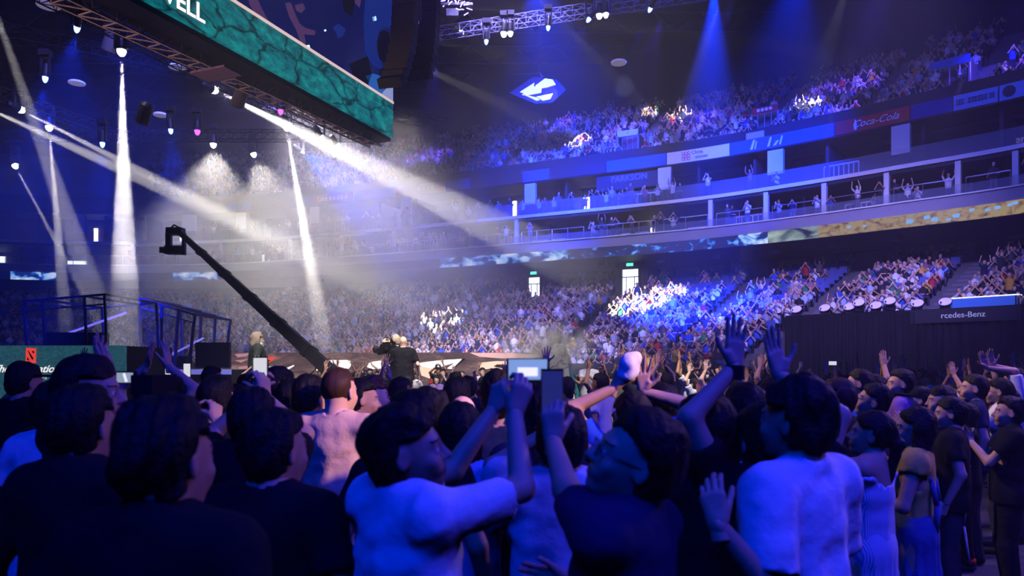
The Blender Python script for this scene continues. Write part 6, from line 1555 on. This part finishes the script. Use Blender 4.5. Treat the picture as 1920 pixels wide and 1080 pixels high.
# wide floods
for (px, py, Y, t, pw, ang, lab) in [
    (400, 270, 29.8, P(405,520,30), 6500, 95, 'white flood lamp with a wide soft cone, left of centre'),
    (475, 288, 31.2, P(560,520,32), 5500, 80, 'white flood lamp right of the first, under the cross truss'),
    (600, 255, 28.7, P(740,520,33), 3800, 52, 'round white flood lamp below the diagonal beam'),
    (630, 270, 29.6, P(800,560,36), 2800, 50, 'second round white flood lamp below the diagonal beam')]:
    p = lamp(px, py, Y, t, m_lens, lab, .19); d = (Vector(t)-p).normalized(); spot(p+d*.2, t, (1.,.93,.84), pw, ang, .5, .14)
# thin white beams at the upper right
for (a, t, pw, ang) in [(P(868,12,30), P(2060,165,38), 70000, 3.), (P(822,28,28), P(1090,218,64), 90000, 2.4), (P(1004,-8,29), P(1206,198,60), 150000, 2.4), (P(700,82,32), hit(1088,264,'u'), 300000, 3.2), (P(740,60,32), P(1120,150,60), 80000, 2.8)]:
    spot(a, t, WH, pw, ang)
# lit patches of audience (spots without lamp bodies, added close over the seats)
for (px, py, tier, col, pw, ang) in [(1272,226,'u',CW,1100000,2.8), (1512,200,'u',CW,1100000,2.6), (1372,574,'l',WH,160000,2.6), (1590,166,'u',VI,190000,6.0), (1575,214,'u',VI,150000,4.), (1890,118,'u',VI,170000,6.),
                                     (1050,232,'u',VI,190000,5.5), (1170,250,'u',VI,150000,6.5), (800,300,'u',VI,190000,7.), (1290,230,'u',VI,110000,7.), (690,320,'u',VI,110000,7.), (1480,545,'l',VI,40000,12.), (1340,600,'l',VI,40000,10.), (1690,520,'l',VI,38000,11.), (1010,590,'l',VI,45000,9.)]:
    t = hit(px, py, tier); s_ = S(px, 6); n_ = bn(s_); k_ = bt(s_)
    if tier == 'u': spot(t-n_*7+k_*5+Vector((0,0,5.5)), t, col, pw*(.022 if col is CW else .10), ang*5., .6)
    else: spot(t-n_*10+k_*5+Vector((0,0,7.)), t, col if col is not VI else (.30,.22,1.), pw*(.22 if col is not VI else .12), ang*2., .6)
spot((-2, 22, 22), (8, 52, 15.2), (.55,.5,1.), 26000, 44, .9, .5)  # spots added to brighten the balcony boards
spot((4, 16, 22), (23, 42, 15.2), (.2,.2,1.), 16000, 44, .9, .5)
spot((-2,16,20), P(1850,585,28), CW, 16000, 4)
# blue lamps
for (px, py, Y, t, pw, ang, lab) in [
    (145, 50, 19, P(120,200,20), 9000, 60, 'blue glowing lamp at the upper left'), (85, 145, 22, P(70,330,22), 5000, 50, 'blue glowing lamp left of the tall beam'),
    (192, 268, 25, P(192,420,25), 2500, 50, 'small blue lamp beside the tall beam'), (320, 243, 26, P(330,400,26), 2500, 50, 'small blue lamp left of the magenta one'),
    (565, 283, 32, P(690,380,34), 22000, 60, 'blue-white lamp right of the slim beam top'),
    (1105, 35, 27, P(1040,130,27), 14000, 16, 'small blue lamp left of the brighter blue pair'), (1220, 15, 27, P(1180,110,28), 14000, 16, 'small blue lamp at the right part of the thin truss'),
    (1028, 50, 28, P(1020,160,28), 1500, 20, 'tiny blue lamp above the hanging emblem'), (912, 76, 28, P(905,180,28), 1500, 20, 'tiny blue lamp next to the loudspeaker column')]:
    p = lamp(px, py, Y, t, m_lensb, lab, .13); d = (Vector(t)-p).normalized(); spot(p+d*.24, t, BL, pw, ang, .6)
for (px, py, t, pw, lab, sz) in [(945,62,P(926,230,28),30000,'left one of the first bright pair on the thin truss',.2), (957,61,P(952,230,28),24000,'right one of the first bright pair on the thin truss',.17), (1124,28,P(1116,200,28),34000,'left one of the second bright pair on the thin truss',.2), (1136,26,P(1142,200,28),28000,'right one of the second bright pair on the thin truss',.17)]:
    p = lamp(px, py, 28, t, m_lensbw, lab, sz); d = (Vector(t)-p).normalized(); spot(p+d*.24, t, BL, pw, 7, .6)
for (px, py, lab) in [(526,207,'magenta square lamp under the far truss'), (370,245,'magenta square lamp near the middle of the rig'), (780,41,'magenta lamp glowing between the loudspeakers')]:
    p = lamp(px, py, 26 if px < 700 else 24, P(px,500,26), m_lensp, lab, .16)
# broad blue washes of the upper hall
for (a, t, pw, ang) in [(P(1340,-30,30), P(1330,200,34), 420000, 32), (P(1000,-60,34), P(1060,260,50), 260000, 45), (P(1500,-80,30), P(1450,250,44), 130000, 40), (P(300,-40,26), P(200,300,30), 14000, 70)]:
    spot(a, t, BL, pw, ang, 1.)
# added washes without lamp bodies for audience, smoke and upper hall
spot((-10, 28, 20), (-12, 47, 3), (.5,.42,1.), 20000, 62, .9, 1.)
spot((-1, 25, 20), (2, 43, 3), (.5,.42,1.), 20000, 60, .9, 1.)
spot((9, 15, 15.5), (18, 42, 4.5), (.46,.36,1.), 42000, 46, 1., .6)
spot((-9, 30, 15), (-6, 36, 3), (.9,.82,1.), 32000, 80, .8, .5)  # put in to brighten the stage smoke
area((-10, 22, 14), (-30, 50, 0), (.2,.2,1.), 500, 10, 5, 70)
area((0, 12, 28), (4, 60, 16), (.0,.02,1.), 3000, 14, 10, 140)
area((12, 8, 16), (24, 34, 4), (.01,.03,1.), 800, 8, 6, 120)
# added lights without lamp bodies: blue over the floor crowd, violet from the right
area((-1, -3, 9), (1, 5, 0), (.0,.03,1.), 320, 5, 4, 110)
area((6, 0.5, 9), (2, 4, 1), (.06,.04,1.), 200, 3, 3, 90)
spot((9.5, 8.5, 7), (5, 6.5, 1.2), (.42,.24,1.), 2200, 80, .9, .8)
spot((8.5, .2, 7.5), (-1.0, 4.3, 1.35), (1.,.56,.42), 9000, 8.5, .8, .3)  # warm light added for the beige shirt man
spot((-4, 9, 13), (-3.5, 14.8, 1.6), (1.,.9,.78), 9000, 40, .8, .3)
spot((3, 9, 13), (0, 15, 1.0), (1.,.9,.8), 12000, 50, .8, .3)
spot((-3, 20, 9), (-3, 24.5, 1), (1.,.86,.74), 3000, 85, .9, .5)
spot((4, 19, 9), (4, 24.5, 1), (1.,.86,.74), 2200, 80, .9, .5)
spot((-3, 9, 9), (5, 7.5, 1.6), (1.,.66,.72), 2200, 55, .9, .3)  # warm light added for the faces at the right
spot((-12, 8, 5), (-6, 19, 9.3), (1.,.58,.5), 3600, 34, .9, .2)  # warm light added for the trusses under the screen
spot((-2,12,12), P(1740,740,7.2), (1.,.7,.45), 2600, 9, .8, .2)

c = sc.cycles
c.max_bounces = 3; c.diffuse_bounces = 0; c.glossy_bounces = 1; c.transmission_bounces = 2; c.volume_bounces = 0; c.transparent_max_bounces = 6
c.caustics_reflective = False; c.caustics_refractive = False
c.use_denoising = True; c.use_adaptive_sampling = True; c.adaptive_threshold = .1
c.sample_clamp_indirect = 1; c.sample_clamp_direct = 0
c.use_light_tree = True; c.volume_step_rate = 6; c.volume_max_steps = 40
